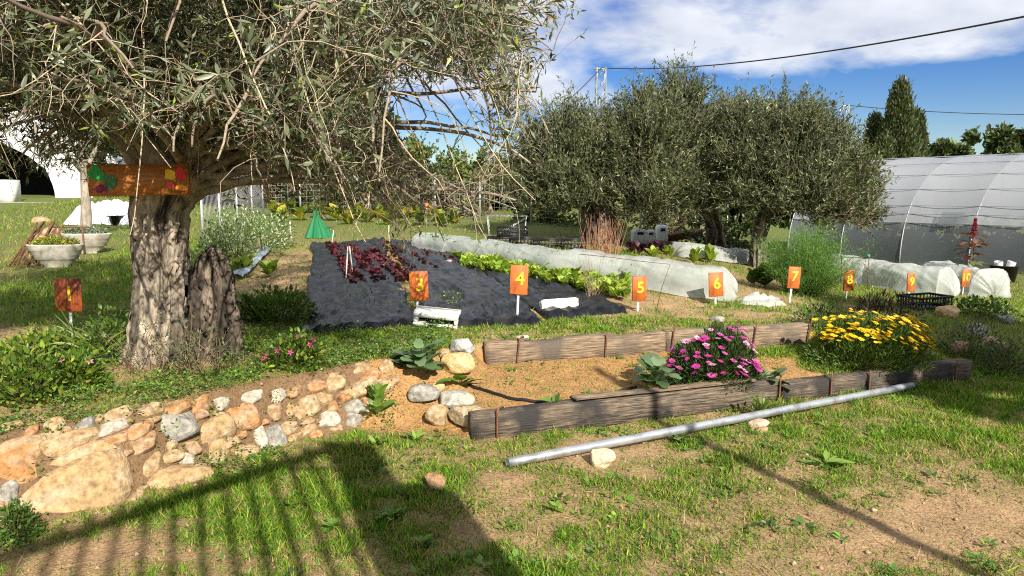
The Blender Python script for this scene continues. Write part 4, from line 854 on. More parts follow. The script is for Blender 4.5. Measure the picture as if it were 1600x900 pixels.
def cypress(px, top, bot, w, depth, label, seed):
    rg = np.random.default_rng(seed); s = depth / FPX; x = at(px, 200, depth)[0]; z1 = at(px, top + 14, depth)[2]; zb = gz(x, depth); z0 = zb + 0.4
    t = thing('cypress_tree', (x, depth, zb), label, 'cypress', 'cypresses behind the greenhouse'); H = z1 - z0
    part('trunk', MB().tube([(x, depth, zb - 0.1), (x, depth, z0 + H * 0.9)], [0.22, 0.05], 9, (0.2, 0.15, 0.11)), M_bark, t, True)
    n = 2600; h = rg.uniform(0, 1, n) ** 0.85; R = w * s * 0.5 * np.interp(h, [0, 0.12, 0.35, 0.6, 0.82, 1], [0.85, 1.0, 0.95, 0.72, 0.38, 0.01])
    a = rg.uniform(0, 6.28, n); lump = 0.78 + 0.42 * fbm(np.stack([np.cos(a) * 2.2, np.sin(a) * 2.2, h * H * 1.1], -1), 3, seed)
    P0 = np.stack([x + R * lump * np.cos(a), depth + R * lump * np.sin(a), z0 + h * H], -1)
    m_ = 12; P = np.repeat(P0, m_, 0) + rg.normal(size=(n * m_, 3)) * np.array([0.13, 0.13, 0.2]); out = np.repeat(np.stack([np.cos(a), np.sin(a), 0 * a], -1), m_, 0)
    A = out * 0.35 + np.array([0, 0, 1.0]) + rg.normal(size=(n * m_, 3)) * 0.3
    c = pick([(0.05, 0.07, 0.028), (0.075, 0.095, 0.035), (0.10, 0.115, 0.042), (0.13, 0.12, 0.05)], n * m_, [.4, .3, .2, .1], rg=rg)
    part('crown', MB().scatter(LF4, P, scaled(frames(A, 0), 0.09, rg.uniform(0.16, 0.32, n * m_)), c), M_leaf, t, kind='stuff')
cypress(1404, 122, 262, 54, 42, 'tall broad cypress rising behind the greenhouse', 81)
cypress(1431, 172, 262, 30, 42.4, 'shorter cypress merged into the right side of the tall one', 82)
cypress(1367, 176, 262, 27, 44, 'slim cypress standing left of the tall one', 83)
cypress(1383, 212, 262, 24, 41, 'short cypress between the slim and the tall cypress', 84)
# palm
rg = np.random.default_rng(90); s = 34 / FPX; x = (1400 - 800) * s; pb_ = (x, 34, gz(x, 34)); tpz = at(1400, 262, 34)
pt = thing('palm_tree', pb_, 'yellow green palm showing in front of the cypresses', 'palm'); part('trunk', MB().tube([pb_, tpz], [0.2, 0.17], 10, (0.2, 0.15, 0.1)), M_bark, pt, True)
for i in range(18):
    a = i * 2.4; e = 0.2 + 0.5 * rg.uniform(); F_ = grow(tpz[None], np.array([[math.cos(a), math.sin(a), e + 0.4]]), np.array([1.5]), 10, 0.16, 0.02, rg)[0]
    m = MB().tube(F_, np.linspace(0.02, 0.006, 10), 4, (0.2, 0.2, 0.06)); k = 40; u = np.linspace(1, 8.9, k); j = u.astype(int); q = F_[j] + (F_[j + 1] - F_[j]) * (u - j)[:, None]
    T = norm(F_[j + 1] - F_[j]); sd = norm(np.cross(T, [0, 0, 1.0])) * np.where(np.arange(k) % 2 == 0, 1, -1)[:, None]
    m.scatter(LF4, q, scaled(frames(sd + T * 0.7 + np.array([0, 0, -0.2]), 1, 0.2), 0.05, 0.38), pick([(0.26, 0.25, 0.05), (0.18, 0.2, 0.05)], k, rg=rg)); part('frond', m, M_leaf, pt)

# trees outside the picture on the right; they shade the bank, the lawn corner and the greenhouse foot
leafy_tree('shade_tree', 'leafy tree standing to the right of the lawn outside the photograph', 'tree', (7.6, 3.4, 0.0), [((6.85, 3.3, 3.1), (1.25, 1.4, 1.1)), ((7.7, 3.9, 3.0), (1.2, 1.2, 0.9)), ((7.1, 4.5, 3.0), (1.2, 1.3, 1.0)), ((6.0, 1.9, 3.1), (0.7, 0.8, 0.6))], OLC, 3000, (0.09, 0.15), 91, nl=16, trunk_r=0.2, group='trees right of the lawn', mat=M_olive)
leafy_tree('shade_tree', 'taller leafy tree right of the greenhouse foot outside the photograph', 'tree', (17.5, 10.0, 0.1), [((16.8, 10.0, 4.6), (2.4, 2.2, 2.0)), ((19.5, 11.0, 5.0), (2.4, 2.2, 1.9)), ((18.3, 8.5, 4.6), (2.2, 2, 1.8))], OLC, 2200, (0.16, 0.26), 92, nl=14, trunk_r=0.25, group='trees right of the lawn', mat=M_olive)

# ------------------------------------------------------------------ number signs
def digit_mesh(txt, h):
    cu = bpy.data.curves.new('number', 'FONT'); cu.body = txt; cu.size = h * 1.38; cu.extrude = 0.0015; cu.offset = h * 0.022; cu.align_x = 'CENTER'; cu.resolution_u = 4
    ob = bpy.data.objects.new('number_tmp', cu); COL.objects.link(ob); bpy.context.view_layer.update()
    me = bpy.data.meshes.new_from_object(ob.evaluated_get(bpy.context.evaluated_depsgraph_get())); bpy.data.objects.remove(ob); bpy.data.curves.remove(cu)
    me.materials.clear(); me.materials.append(M_yellow)
    co = np.zeros(len(me.vertices) * 3); me.vertices.foreach_get('co', co); co = co.reshape(-1, 3)
    co[:, 1] -= (co[:, 1].min() + co[:, 1].max()) / 2; co[:, 0] -= (co[:, 0].min() + co[:, 0].max()) / 2
    co = np.stack([co[:, 0], -co[:, 2], co[:, 1]], -1); me.vertices.foreach_set('co', co.ravel().astype(np.float32)); me.update(); return me
def sign(txt, base, b, lean, turn, dark, label):
    p = ground_hit(*base); d = p[1]; s = d / FPX; x0, x1, y0, y1 = b
    t = thing('number_sign', p, label, 'sign', 'numbered bed signs', turn)
    w = (x1 - x0) * s; h = (y1 - y0) * s; ox = ((x0 + x1) / 2 - base[0]) * s; zb = (base[1] - y1) * s; zt = zb + h
    m = MB(); n = 6; xs = np.linspace(-w / 2, w / 2, n); rg = np.random.default_rng(int(txt) + 5)
    c, s_ = math.cos(lean), math.sin(lean); R = np.array([[c, 0, s_], [0, 1, 0], [-s_, 0, c]])
    V = []; th = 0.018; bev = 0.003
    for y_, i_ in ((-th / 2, bev), (-th / 2 + bev, 0), (th / 2, 0)):
        V.append(np.array([[-w / 2 + i_, y_, -h / 2 + i_], [w / 2 - i_, y_, -h / 2 + i_], [w / 2 - i_, y_, h / 2 - i_], [-w / 2 + i_, y_, h / 2 - i_]]) * (1 + rg.normal(size=(4, 3)) * 0.012 * np.array([1, 0, 1])))
    F = [[0, 1, 2, 3], [11, 10, 9, 8]]
    for k in range(2):
        for j in range(4): F.append([k * 4 + j, (k + 1) * 4 + j, (k + 1) * 4 + (j + 1) % 4, k * 4 + (j + 1) % 4])
    m.add(np.concatenate(V), np.array(F))
    bd = link('board', m.mesh('board', M_boardD if dark else M_board), t, (ox, 0, zb + h / 2), (0, lean, 0))
    nm = link('number', digit_mesh(txt, h * 0.46), bd, (0.01, -th / 2 - 0.0012, h * 0.06))
    pm = MB().box((-0.011, 0.011, -0.2), (0.011, 0.023, zb + h * 0.8)); po = link('post', pm.mesh('post', M_white), t, (ox * 0.35, 0, 0), (0, ox * 0.65 / max(zb + h * .5, .1) * 0.7 + lean * 0.3, 0))
    return t
sign('1', (111, 534), (93, 132, 433, 485), 0.0, 0.15, True, 'dark reddish sign numbered 1 on a white post left of the trunk')
sign('3', (649, 492), (641, 670, 423, 469), -0.03, 0.0, False, 'orange wooden sign numbered 3 dappled by shadow')
sign('4', (806, 506), (797, 825, 413, 459), 0.04, 0.0, False, 'orange wooden sign numbered 4 on the tallest white post')
sign('5', (996, 487), (987, 1010, 431, 470), -0.02, 0.2, False, 'orange wooden sign numbered 5 beside the green seedling bed')
sign('6', (1119, 478), (1106, 1129, 425, 463), -0.05, 0.1, False, 'orange wooden sign numbered 6 before the fleece tunnel end')
sign('7', (1232, 473), (1229, 1249, 416, 450), 0.06, 0.1, False, 'orange wooden sign numbered 7 at the fennel')
sign('8', (1322, 468), (1316, 1334, 422, 454), 0.0, 0.2, False, 'orange wooden sign numbered 8 right of the fennel')
sign('9', (1420, 468), (1415, 1429, 427, 455), -0.02, 0.25, False, 'orange wooden sign numbered 9 behind the black crate')
sign('10', (1504, 462), (1500, 1516, 421, 448), 0.02, 0.25, False, 'orange wooden sign numbered 10 under the red amaranth')

# painted board hung on the olive
cb = at(217, 281, 5.25); t = thing('painted_board', cb, 'long orange wooden board with painted vegetables hung on the olive trunk', 'sign'); s = 5.25 / FPX
m = MB().box((-78 * s, -0.012, -24 * s), (78 * s, 0.012, 24 * s)); bo = link('board', m.mesh('board', M_boardL), t, rot=(0, -0.02, 0))
def daub(name, pts, col, dy):
    P = np.array(pts, float) * s; n = len(P); c = P.mean(0); V = np.concatenate([[[c[0], dy, -c[1]]], np.stack([P[:, 0], np.full(n, dy), -P[:, 1]], -1)])
    link(name, MB().add(V, np.array([[0, 1 + (i + 1) % n, 1 + i] for i in range(n)][::1]), col).mesh(name, M_attr), t)
def oval(cx, cy, rx, ry, w=0.18, n=16, ph=0): return [(cx + rx * (1 + w * math.sin(3 * a + ph)) * math.cos(a), cy + ry * (1 + w * math.sin(2 * a + ph)) * math.sin(a)) for a in np.arange(n) * 6.2832 / n]
daub('painted_leaf', oval(-64, -10, 13, 12), (0.03, 0.28, 0.05), -0.0150); daub('painted_leaf', oval(-44, 4, 10, 14, ph=2), (0.05, 0.16, 0.06), -0.0165); daub('painted_aubergine', oval(-58, 14, 11, 7, ph=1), (0.14, 0.015, 0.04), -0.018)
daub('painted_pepper', oval(50, -8, 9, 9, ph=1), (0.75, 0.48, 0.02), -0.0150); daub('painted_tomato', oval(66, -9, 8, 10), (0.6, 0.02, 0.03), -0.0165); daub('painted_tomato', oval(50, 8, 7, 6), (0.62, 0.06, 0.05), -0.018); daub('painted_carrot', oval(66, 12, 10, 5, ph=.5), (0.7, 0.25, 0.03), -0.0195)

# ------------------------------------------------------------------ black mulch sheets and seedlings
def sheet(Q, label, seed, nu=70, nv=150):
    u = np.linspace(0, 1, nu)[None, :, None]; v = np.linspace(0, 1, nv)[:, None, None]; Q = np.array(Q)
    P = (Q[0] * (1 - u) + Q[1] * u) * (1 - v) + (Q[3] * (1 - u) + Q[2] * u) * v
    P = P + (fbm(np.concatenate([P * 1.5, 0 * P[..., :1]], -1), 3, seed)[..., None] - 0.5) * 0.18
    x, y = P[..., 0], P[..., 1]; z = terrain(x, y) + 0.02
    ul = np.linspace(0, 1, nu)[None] + 0 * x; q = np.stack([ul * 9 + y * 0.5, y * 0.9, 0 * x], -1); rid = 1 - np.abs(fbm(q, 4, seed) * 2 - 1); q2 = np.stack([x * 7, y * 5 - x * 3, 0 * x], -1); r2 = 1 - np.abs(fbm(q2, 3, seed + 1) * 2 - 1)
    amp = 0.35 + 1.0 * sstep(9.5, 6.5, y)
    e = np.minimum(np.minimum(np.linspace(0, 1, nu), 1 - np.linspace(0, 1, nu))[None], np.minimum(np.linspace(0, 1, nv), 1 - np.linspace(0, 1, nv))[:, None] * 3)
    z = z + (0.07 * (rid - 0.62) + amp * 0.055 * (r2 - 0.6)) + 0.03; z = np.where(e <= 0.0, terrain(x, y) - 0.005, np.maximum(z, terrain(x, y) + 0.012))
    G = np.stack([x, y, z], -1); return solo('mulch_sheet', MB().grid(G), M_fabric, tuple(G[0, 0]), label, 'mulch sheet', 'black mulch sheets', smooth=True)
sheet(BED[0], 'wrinkled black plastic sheet left of sign three', 1); sheet(BED[1], 'wrinkled black plastic sheet behind signs three and four', 2); sheet(BED[2], 'black plastic sheet along the green seedling bed', 3)
for i, (a, b) in enumerate([((512, 520), (500, 386)), ((548, 518), (528, 382)), ((600, 515), (560, 380)), ((720, 511), (640, 381)), ((790, 509), (672, 383))]):
    hose([(a[0] + (b[0] - a[0]) * f + 3 * math.sin(f * 7 + i), a[1] + (b[1] - a[1]) * f) for f in (0, .2, .45, .7, 1)], 0.007, ['drip line nearest the left border of the left black sheet', 'drip line second from the left on the left black sheet', 'drip line at the right border of the left black sheet', 'drip line left of sign four on the middle black sheet', 'drip line behind sign four on the middle black sheet'][i], dz=0.055)
def plant_mesh(name, n, leaf, cols, seed, up=0.8, wd=0.6, tm=LF8, mat=None):
    rg = np.random.default_rng(seed); a = rg.uniform(0, 6.28, n); A = np.stack([np.cos(a), np.sin(a), rg.uniform(0.2, 1, n) * up * 2], -1); l = leaf * rg.uniform(0.6, 1.2, n)
    P = norm(A) * (0.15 * l)[:, None]; P[:, 2] += rg.uniform(0, 0.3, n) * leaf
    return MB().scatter(tm, P, scaled(frames(A, 1.5, 0.5, rg), l * wd, l), pick(cols, n, rg=rg)).mesh(name, mat or M_leafR)
RED = [(0.09, 0.01, 0.022), (0.15, 0.016, 0.032), (0.06, 0.012, 0.018), (0.08, 0.05, 0.03)]
sm = [plant_mesh('red_seedling', 9, 0.085, RED, 10 + i) for i in range(4)]; rg = np.random.default_rng(31)
def sow(name, me, p0, p1, n, label, cat, group, sc=(0.8, 1.3), jitter=5, dz=0.03):
    for i in range(n):
        f = (i + 0.5) / n; f = f ** 0.8                          # even spacing on the ground, closer together far away
        q = (p1[0] + (p0[0] - p1[0]) * (1 - f) + rg.normal() * jitter, p1[1] + (p0[1] - p1[1]) * (1 - f) + rg.normal() * jitter * 0.35)
        p = ground_hit(*q); o = link(name, me[int(rg.integers(0, len(me)))], None, (p[0], p[1], p[2] + dz), (0, 0, rg.uniform(0, 6.28))); k = rg.uniform(*sc); o.scale = (k, k, k)
        props(o, label, cat, group)
for i, (a, b) in enumerate([((556, 452), (512, 386)), ((566, 450), (522, 386)), ((590, 448), (540, 388)), ((604, 448), (550, 388)), ((632, 448), (570, 398)), ((645, 442), (580, 396))]):
    sow('red_seedling', sm, a, b, 42, 'small dark red lettuce seedling in the rows on the black sheet', 'seedling', 'red seedlings in rows on the left black sheet', sc=(0.6, 1.0), jitter=1.3)
for i, (a, b) in enumerate([((690, 430), (600, 384)), ((730, 420), (630, 386)), ((660, 436), (590, 388))]):
    sow('red_seedling', sm, a, b, 20, 'faint dark red seedling on the middle black sheet', 'seedling', 'sparse red seedlings on the middle black sheet', (0.5, 0.9), 4)
gm = [plant_mesh('green_seedling', 16, 0.105, [(0.22, 0.32, 0.03), (0.30, 0.39, 0.045), (0.17, 0.26, 0.03)], 20 + i, 1.1, 0.7) for i in range(4)]
for k in range(6):
    f = k / 5; sow('green_seedling', gm, (985, 446 + 26 * f), (712 + 12 * f, 404 + 14 * f), 34, 'bright green leafy seedling in the dense bed between signs four and five', 'seedling', 'green seedlings in the dense bed', (0.8, 1.35), 4, 0.02)

# ------------------------------------------------------------------ fleece tunnels
def tunnel(pts, hw, hh, label, seed, hoops=5, ends=(True, True), name='fleece_tunnel', sq=0.6):
    C = np.array([ground_hit(*q) for q in pts]); L_ = np.concatenate([[0], np.cumsum(np.linalg.norm(np.diff(C, axis=0), axis=1))]); n = 130
    s_ = np.linspace(0, L_[-1], n); P = np.stack([np.interp(s_, L_, C[:, i]) for i in range(3)], -1); P[:, 2] = terrain(P[:, 0], P[:, 1]); T = norm(np.gradient(P, axis=0)); S = norm(np.cross(T, [0, 0, 1.0]))
    t = thing(name, P[0], label, 'row cover', 'white fleece tunnels over the beds'); k = 41; a = np.linspace(0, math.pi, k)
    cx = np.sign(np.cos(a)) * np.abs(np.cos(a)) ** sq; cz = np.abs(np.sin(a)) ** sq
    hp = np.linspace(0, L_[-1], hoops); dh = np.min(np.abs(s_[:, None] - hp[None]), 1) / (L_[-1] / (hoops - 1) * 0.5); sag = 1 - 0.07 * (1 - (1 - np.clip(dh, 0, 1)) ** 2) - 0.05 * fbm(np.stack([s_ * 2, 0 * s_ + seed], -1), 2, seed)
    G = P[:, None] + S[:, None] * (cx[None, :, None] * hw * (1 + 0.03 * np.sin(s_ * 9))[:, None, None]) + np.array([0, 0, 1.0]) * (cz[None, :] * hh * (sag * (1 - (0.3 * s_ / L_[-1] if L_[-1] > 4 else 0)))[:, None])[..., None]
    q = np.stack([np.repeat(s_[:, None], k, 1) * 4.5 + a[None] * 1.3, np.repeat(a[None], n, 0) * 1.6 + np.repeat(s_[:, None], k, 1) * 0.8, 0 * G[..., 0] + seed], -1); w = (1 - np.abs(fbm(q, 4, seed) * 2 - 1) - 0.7)
    nrm = S[:, None] * cx[None, :, None] + np.array([0, 0, 1.0]) * cz[None, :, None]; q3 = np.stack([q[..., 0] * 2.6 - q[..., 1] * 2, q[..., 1] * 3.1 + q[..., 0], q[..., 2]], -1); w3 = sstep(0.8, 1.0, 1 - np.abs(fbm(q3, 3, seed + 2) * 2 - 1)); G = G + nrm * (w[..., None] * 0.035 + w3[..., None] * 0.007)
    flare = np.clip(1 - cz * 6, 0, 1)[None, :, None]; G = G + S[:, None] * (np.sign(cx)[None, :, None] * flare * 0.07 * fbm(q, 2, seed + 5)[..., None])
    G[..., 2] = np.maximum(G[..., 2], terrain(G[..., 0], G[..., 1]) + 0.006)
    m = MB().grid(G)
    for e, sg in ((0, -1), (n - 1, 1)):
        if not ends[0 if e == 0 else 1]: continue
        c_ = P[e] + np.array([0, 0, 0.01]); fr = np.linspace(0, 1, 7)[:, None, None]; A = G[e][None] * (1 - fr) + c_ * fr
        A = A + T[e] * sg * (0.10 * np.sin(fr * 3.1) * (0.5 + fbm(np.stack([a * 5, 0 * a], -1), 2, seed))[None, :, None] + 0.08 * fr); m.grid(A)
    part('cover', m, M_film, t, True)
    r_ = np.random.default_rng(seed); k2 = int(500 * L_[-1]); ii = r_.integers(2, n - 2, k2); ca = r_.uniform(-0.75, 0.75, k2)
    cp_ = P[ii] + S[ii] * (ca * hw)[:, None] + np.array([0, 0, 1.0]) * (r_.uniform(0, 0.62, k2) * hh)[:, None]
    solo('covered_crop', MB().scatter(LF8, cp_, scaled(frames(r_.normal(size=(k2, 3)) + np.array([0, 0, .8]), 1, .6, r_), 0.05, 0.085), pick([(0.10, 0.18, 0.03), (0.14, 0.23, 0.04)], k2, rg=r_)), M_leaf, tuple(P[0]), 'green crop growing inside the ' + label, 'crop', kind='stuff')
    for h in hp:
        i = int(np.argmin(np.abs(s_ - h))); part('hoop', MB().tube(P[i] + S[i] * (np.cos(a) * (hw - 0.012))[:, None] + np.array([0, 0, 1.0]) * (np.sin(a) ** 0.8 * (hh * (1 - (0.3 * h / L_[-1] if L_[-1] > 4 else 0)) - 0.05))[:, None], 0.006, 5), M_zinc, t, True)
    return t
t1 = tunnel([(1130, 465), (1080, 458), (980, 440), (880, 428), (760, 405), (668, 388)], 0.33, 0.40, 'long white fleece tunnel running back from sign six', 3, 7)
q = ground_hit(1186, 474); rg = np.random.default_rng(3); u, v = np.meshgrid(np.linspace(-1, 1, 30), np.linspace(-1, 1, 20)); ln = fbm(np.stack([u * 2.2, v * 2.2], -1), 4, 8)
hz = np.maximum(0, (1 - u ** 2) * (1 - v ** 2)) ** 0.6 * 0.20 * ln; G = np.stack([q[0] + u * 0.28 + 0.05 * ln, q[1] + v * 0.16 + 0.1 * u * ln, 0 * u], -1); G[..., 2] = terrain(G[..., 0], G[..., 1]) + 0.005 + hz * (0.8 + 0.3 * np.abs(np.sin(u * 6 + v * 4)))
part('gathered_end', MB().grid(G), M_film, t1, True)
for lab, qq in (('rusty_strut', [(930, 404), (1060, 424)]), ('rusty_strut', [(1064, 424), (1050, 500)])): pass
tunnel([(1225, 420), (1160, 412), (1060, 402)], 0.32, 0.30, 'low grey white fleece tunnel behind the pale lettuces', 5, 4)
tunnel([(1476, 464), (1420, 455), (1365, 446), (1325, 440), (1300, 434)], 0.34, 0.47, 'white fleece tunnel behind sign nine', 7, 5)
tunnel([(1546, 464), (1510, 458), (1466, 446)], 0.34, 0.46, 'short white fleece tunnel end behind sign ten', 9, 3)
# rusty wire supports
def wirebar(px_pts, d, r, name, label, cat, mat=None, group=None, cap=None):
    P = np.array([at(a, b, d + (dd if False else 0)) for a, b in px_pts]); return solo(name, MB().tube(P, r, 6), mat or M_iron, tuple(P[0]), label, cat, group)
pb2 = ground_hit(1024, 488); wirebar([(1024, 492), (1034, 450), (1047, 413), (1000, 408), (955, 402), (905, 397)], pb2[1], 0.004, 'bent_rod', 'thin rusty rod bent over the green seedling bed', 'rod')
fp = ground_hit(1340, 452); fr = thing('hoop_frame', fp, 'rusty square hoop with green caps before the fleece tunnel', 'frame')
part('hoop', MB().tube(np.array([at(1314, 440, fp[1] + .3), at(1315, 402, fp[1] + .3), at(1358, 402, fp[1]), at(1355, 452, fp[1])]), 0.009, 6), M_iron, fr)
for a_, b_, dd in ((1315, 400, .3), (1357, 400, 0)): 
    c_ = at(a_, b_, fp[1] + dd); part('cap', MB().tube(np.array([c_ - [0, 0, .02], c_ + [0, 0, .025]]), 0.022, 8, (0.03, 0.35, 0.2)), M_attr, fr)

# ------------------------------------------------------------------ greenhouse
gA = np.array([10.7, 15.3]); gd = norm(np.array([-0.585, 0.81])); gp_ = np.array([gd[1], -gd[0]]); GWD, GHT = 8.6, 2.75
gh = thing('greenhouse', (*gA, gz(*gA)), 'long arched plastic film greenhouse behind the beds on the right', 'greenhouse')
def gpt(t, a):
    """point on the skin: t metres along the axis, a from 0 (near foot) to pi (far foot)"""
    c = gA + gd * t + gp_ * (GWD / 2) * (1 - np.sign(np.cos(a)) * abs(math.cos(a)) ** 0.8); return np.array([c[0], c[1], 0.02 + GHT * abs(math.sin(a)) ** 0.8])
tk = [1.03 + 1.5 * k for k in range(-5, 4)]; aa_ = np.linspace(0, math.pi, 41); ask = 0.30
for i, (ta, tb) in enumerate(zip(tk[:-1], tk[1:])):
    tt = np.linspace(ta, tb, 9)
    def bay(al):
        G = np.array([[gpt(x, a) for a in al] for x in tt]); f = np.sin(np.linspace(0, 1, 9) * math.pi)[:, None]
        G[..., 2] -= 0.055 * f * np.sin(al)[None]; G[..., :2] += (gp_ * 0.05)[None, None] * (f * np.cos(al)[None])[..., None]; G = G + (fbm(G * 0.9, 3, 77)[..., None] - 0.5) * 0.05; return G
    part('film_panel', MB().grid(bay(np.linspace(ask, math.pi - ask, 40))), M_gh, gh, True)
    part('shade_tinted_panel', MB().grid(bay(np.linspace(0, ask, 6))), M_ghdark, gh, True)  # lowest strip of film, its shade put into the colour
for x in tk: part('arch', MB().tube(np.array([gpt(x, a) for a in aa_]) + np.array([0, 0, -0.02]), 0.014, 7), M_zinc, gh, True)
for a in (0.30, 0.38, 0.46, 0.64, 0.84, 1.06, 1.3, 1.57): part('purlin', MB().tube(np.array([gpt(x, a) for x in np.linspace(tk[0], tk[-1], 25)]) + np.array([0, 0, -0.0]), 0.008, 5), M_zinc, gh, True)
for x in (tk[0], tk[-1]):
    P = np.array([gpt(x, a) for a in aa_]); part('end_wall', MB().add(np.concatenate([[P.mean(0)], P]), np.array([[0, i + 1, i + 2] for i in range(40)])), M_gh, gh)
vq = np.array([[gpt(x, a) for a in np.linspace(0.28, 0.40, 5)] for x in np.linspace(1.25, 1.75, 4)]) - np.array([*(gp_ * 0.04), -0.01]); part('vent_flap', MB().grid(vq), M_ghdark, gh, True)
# staging inside, seen as a dark mass through the film
c_ = gA + gd * 3 + gp_ * 2.2; m = MB()
for k in range(9):
    q = gA + gd * (-4 + 1.1 * k) + gp_ * 1.5; r = np.random.default_rng(k); n = 500; u_ = np.clip(r.normal(size=(n, 1)), -2, 2) * gd * 0.6 + np.clip(r.normal(size=(n, 1)), -2, 2) * gp_ * 0.25; P = np.stack([q[0] + u_[:, 0], q[1] + u_[:, 1], np.clip(np.abs(r.normal(size=n)) * 0.45, 0, 1.1) + 0.1], -1); m.scatter(LF4, P, scaled(frames(r.normal(size=(n, 3)), .5), 0.14, 0.26), pick(DG, n, rg=r))
solo('greenhouse_crop', m, M_leaf, (*gA, 0), 'dark leafy crop dimly seen inside the greenhouse', 'crop', kind='stuff')

# ------------------------------------------------------------------ flowers
def flower_mesh(name, r, col, n, col2, cup=0.25):
    m = MB(); 
    for i in range(n):
        a = i * 6.2832 / n; A = np.array([[math.cos(a), math.sin(a), cup + 0.06 * math.sin(i * 5)]]); m.scatter(LF8, np.array([[math.cos(a), math.sin(a), 0]]) * r * 0.12, scaled(frames(A, 6, 0.05), r * 0.42, r * (0.92 + 0.1 * math.sin(i * 3.3))), np.array([col]) * (1 + 0.12 * math.sin(i * 2)))
    return m.mesh(name, M_petal)
def centre_mesh(r, col): 
    V, F = ico(1); return MB().add(V * np.array([r, r, r * 0.6]), F, col).mesh('flower_centre', M_attr)
def daisy_bush(px, pybot, rx, pytop, label, fcols, ncol, ccol, leafcols, nflow, seed, name, fr, depth_ratio=0.7, spots=None, lean=(0, 0)):
    rg = np.random.default_rng(seed); p = ground_hit(px, pybot); s = p[1] / FPX; R = np.array([rx * s, rx * s * depth_ratio, (pybot - pytop) * s * 0.92]); p = p + np.array([0, R[1] * 0.6, 0]); p[2] = gz(p[0], p[1])
    t = thing(name, p, label, 'flowers'); n = 15000
    d = sphere_dirs(n, rg); d[:, 2] = np.abs(d[:, 2]); rad = rg.uniform(0.35, 1, n) ** 0.5; lump = 0.68 + 0.58 * fbm(d * 2.5 + seed, 2, seed)
    P = p + d * R * (rad * lump)[:, None] * np.array([1, 1, 0.93]); A = d * 0.9 + np.array([0, 0, 0.6]) + rg.normal(size=(n, 3)) * 0.45
    part('foliage', MB().scatter(LF4, P, scaled(frames(A, 0.4, 1, rg), rg.uniform(0.006, 0.011, n), rg.uniform(0.03, 0.06, n)), pick(leafcols, n, rg=rg)), M_leaf, t, kind='stuff')
    k = 260; si = rg.integers(0, n, k); st = grow(p + d[si] * R * 0.2, d[si] + np.array([0, 0, .6]), np.linalg.norm(d[si] * R, axis=1) * 0.7, 5, 0.0, 0.06, rg); part('stems', MB().tubes(st, np.full((k, 5), 0.0025), 3, (0.10, 0.15, 0.04)), M_leaf, t, kind='stuff')
    fm = [flower_mesh('flower', fr, c, 15, ccol) for c in fcols]; cm = centre_mesh(fr * 0.26, ccol)
    for i in range(nflow):
        a = rg.uniform(-2.9, 0.2) if rg.uniform() < 0.75 else rg.uniform(0, 6.28); z = rg.uniform(0.25, 0.98); h = math.sqrt(1 - z * z); dd = np.array([math.cos(a) * h, math.sin(a) * h, z]); lum = 0.68 + 0.58 * float(fbm((dd * 2.5 + seed)[None], 2, seed)[0])
        if spots is not None:
            ok = spots(dd)
            if not ok: continue
        q = dd * R * (lum * 0.97 + 0.06); nz_ = norm(np.array([dd[0] * 0.45 + 0.15, -0.12 + dd[1] * 0.25, 0.9]) + rg.normal(size=3) * 0.16); X = norm(np.cross([0, 1.0, 0.1], nz_)); Y = np.cross(nz_, X); k = rg.uniform(0.62, 1.12)
        f = link('flower', fm[int(rg.choice(len(fm), p=ncol))], t, M=mat4(np.stack([X, Y, nz_], -1) * k, q)); link('flower_centre', cm, f, (0, 0, fr * 0.1))
    return t
PKC = [(0.62, 0.045, 0.33), (0.68, 0.12, 0.42), (0.80, 0.45, 0.62)]
daisy_bush(1123, 612, 82, 512, 'dark bush of pink and magenta daisies between the timbers', PKC, [0.5, 0.3, 0.2], (0.12, 0.05, 0.12), [(0.03, 0.055, 0.018), (0.05, 0.085, 0.025), (0.08, 0.12, 0.03)], 88, 4, 'pink_daisy_bush', 0.034)
daisy_bush(1372, 590, 104, 496, 'bush of bright yellow daisies at the right end of the step', [(0.80, 0.55, 0.015), (0.82, 0.62, 0.04)], [0.6, 0.4], (0.62, 0.36, 0.02), [(0.07, 0.13, 0.025), (0.11, 0.17, 0.03), (0.16, 0.22, 0.05)], 330, 5, 'yellow_daisy_bush', 0.032, spots=lambda d: d[2] > 0.52 or (d[0] > 0.5 and d[2] > 0.35))

# ------------------------------------------------------------------ leafy plants with each larger leaf a part
def rosette(name, px, py, size, n, cols, label, cat, seed, tm=LFB, wd=0.6, up=(0.1, 1.2), h=0.4, mat=None, group=None, stem=True, off=0.0, leafname='leaf', spread=0.18):
    rg = np.random.default_rng(seed); p = ground_hit(px, py); p[1] += off; p[2] = gz(p[0], p[1]); t = thing(name, p, label, cat, group); L_ = size * p[1] / FPX
    me = [MB().scatter(tm, np.zeros((1, 3)), np.eye(3)[None], np.array([c])).mesh(leafname, mat or M_leafR) for c in cols]
    if stem: part('stem', MB().tube(np.array([p - [0, 0, .03], p + [0.01, 0, L_ * h]]), [L_ * 0.045, L_ * 0.03], 6, np.array(cols[0]) * 1.1), M_leaf, t)
    a = rg.uniform(0, 6.28, n); e = rg.uniform(*up, n); A = norm(np.stack([np.cos(a), np.sin(a), e], -1)); l = L_ * rg.uniform(0.65, 1.1, n) * (1.15 - 0.3 * e / max(up[1], .1)); P = np.stack([0 * a, 0 * a, L_ * h * rg.uniform(0.1, 1, n)], -1) + A * (L_ * 0.22)[..., None] if False else np.stack([spread * L_ * np.cos(a) * rg.uniform(0.3, 1.2, n), spread * L_ * np.sin(a) * rg.uniform(0.3, 1.2, n), L_ * h * rg.uniform(0.1, 1, n)], -1)
    Ms = scaled(frames(A, 2.2, 0.35, rg), l * wd, l)
    for i in range(n): link(leafname, me[int(rg.integers(0, len(me)))], t, M=mat4(Ms[i], P[i]))
    return t
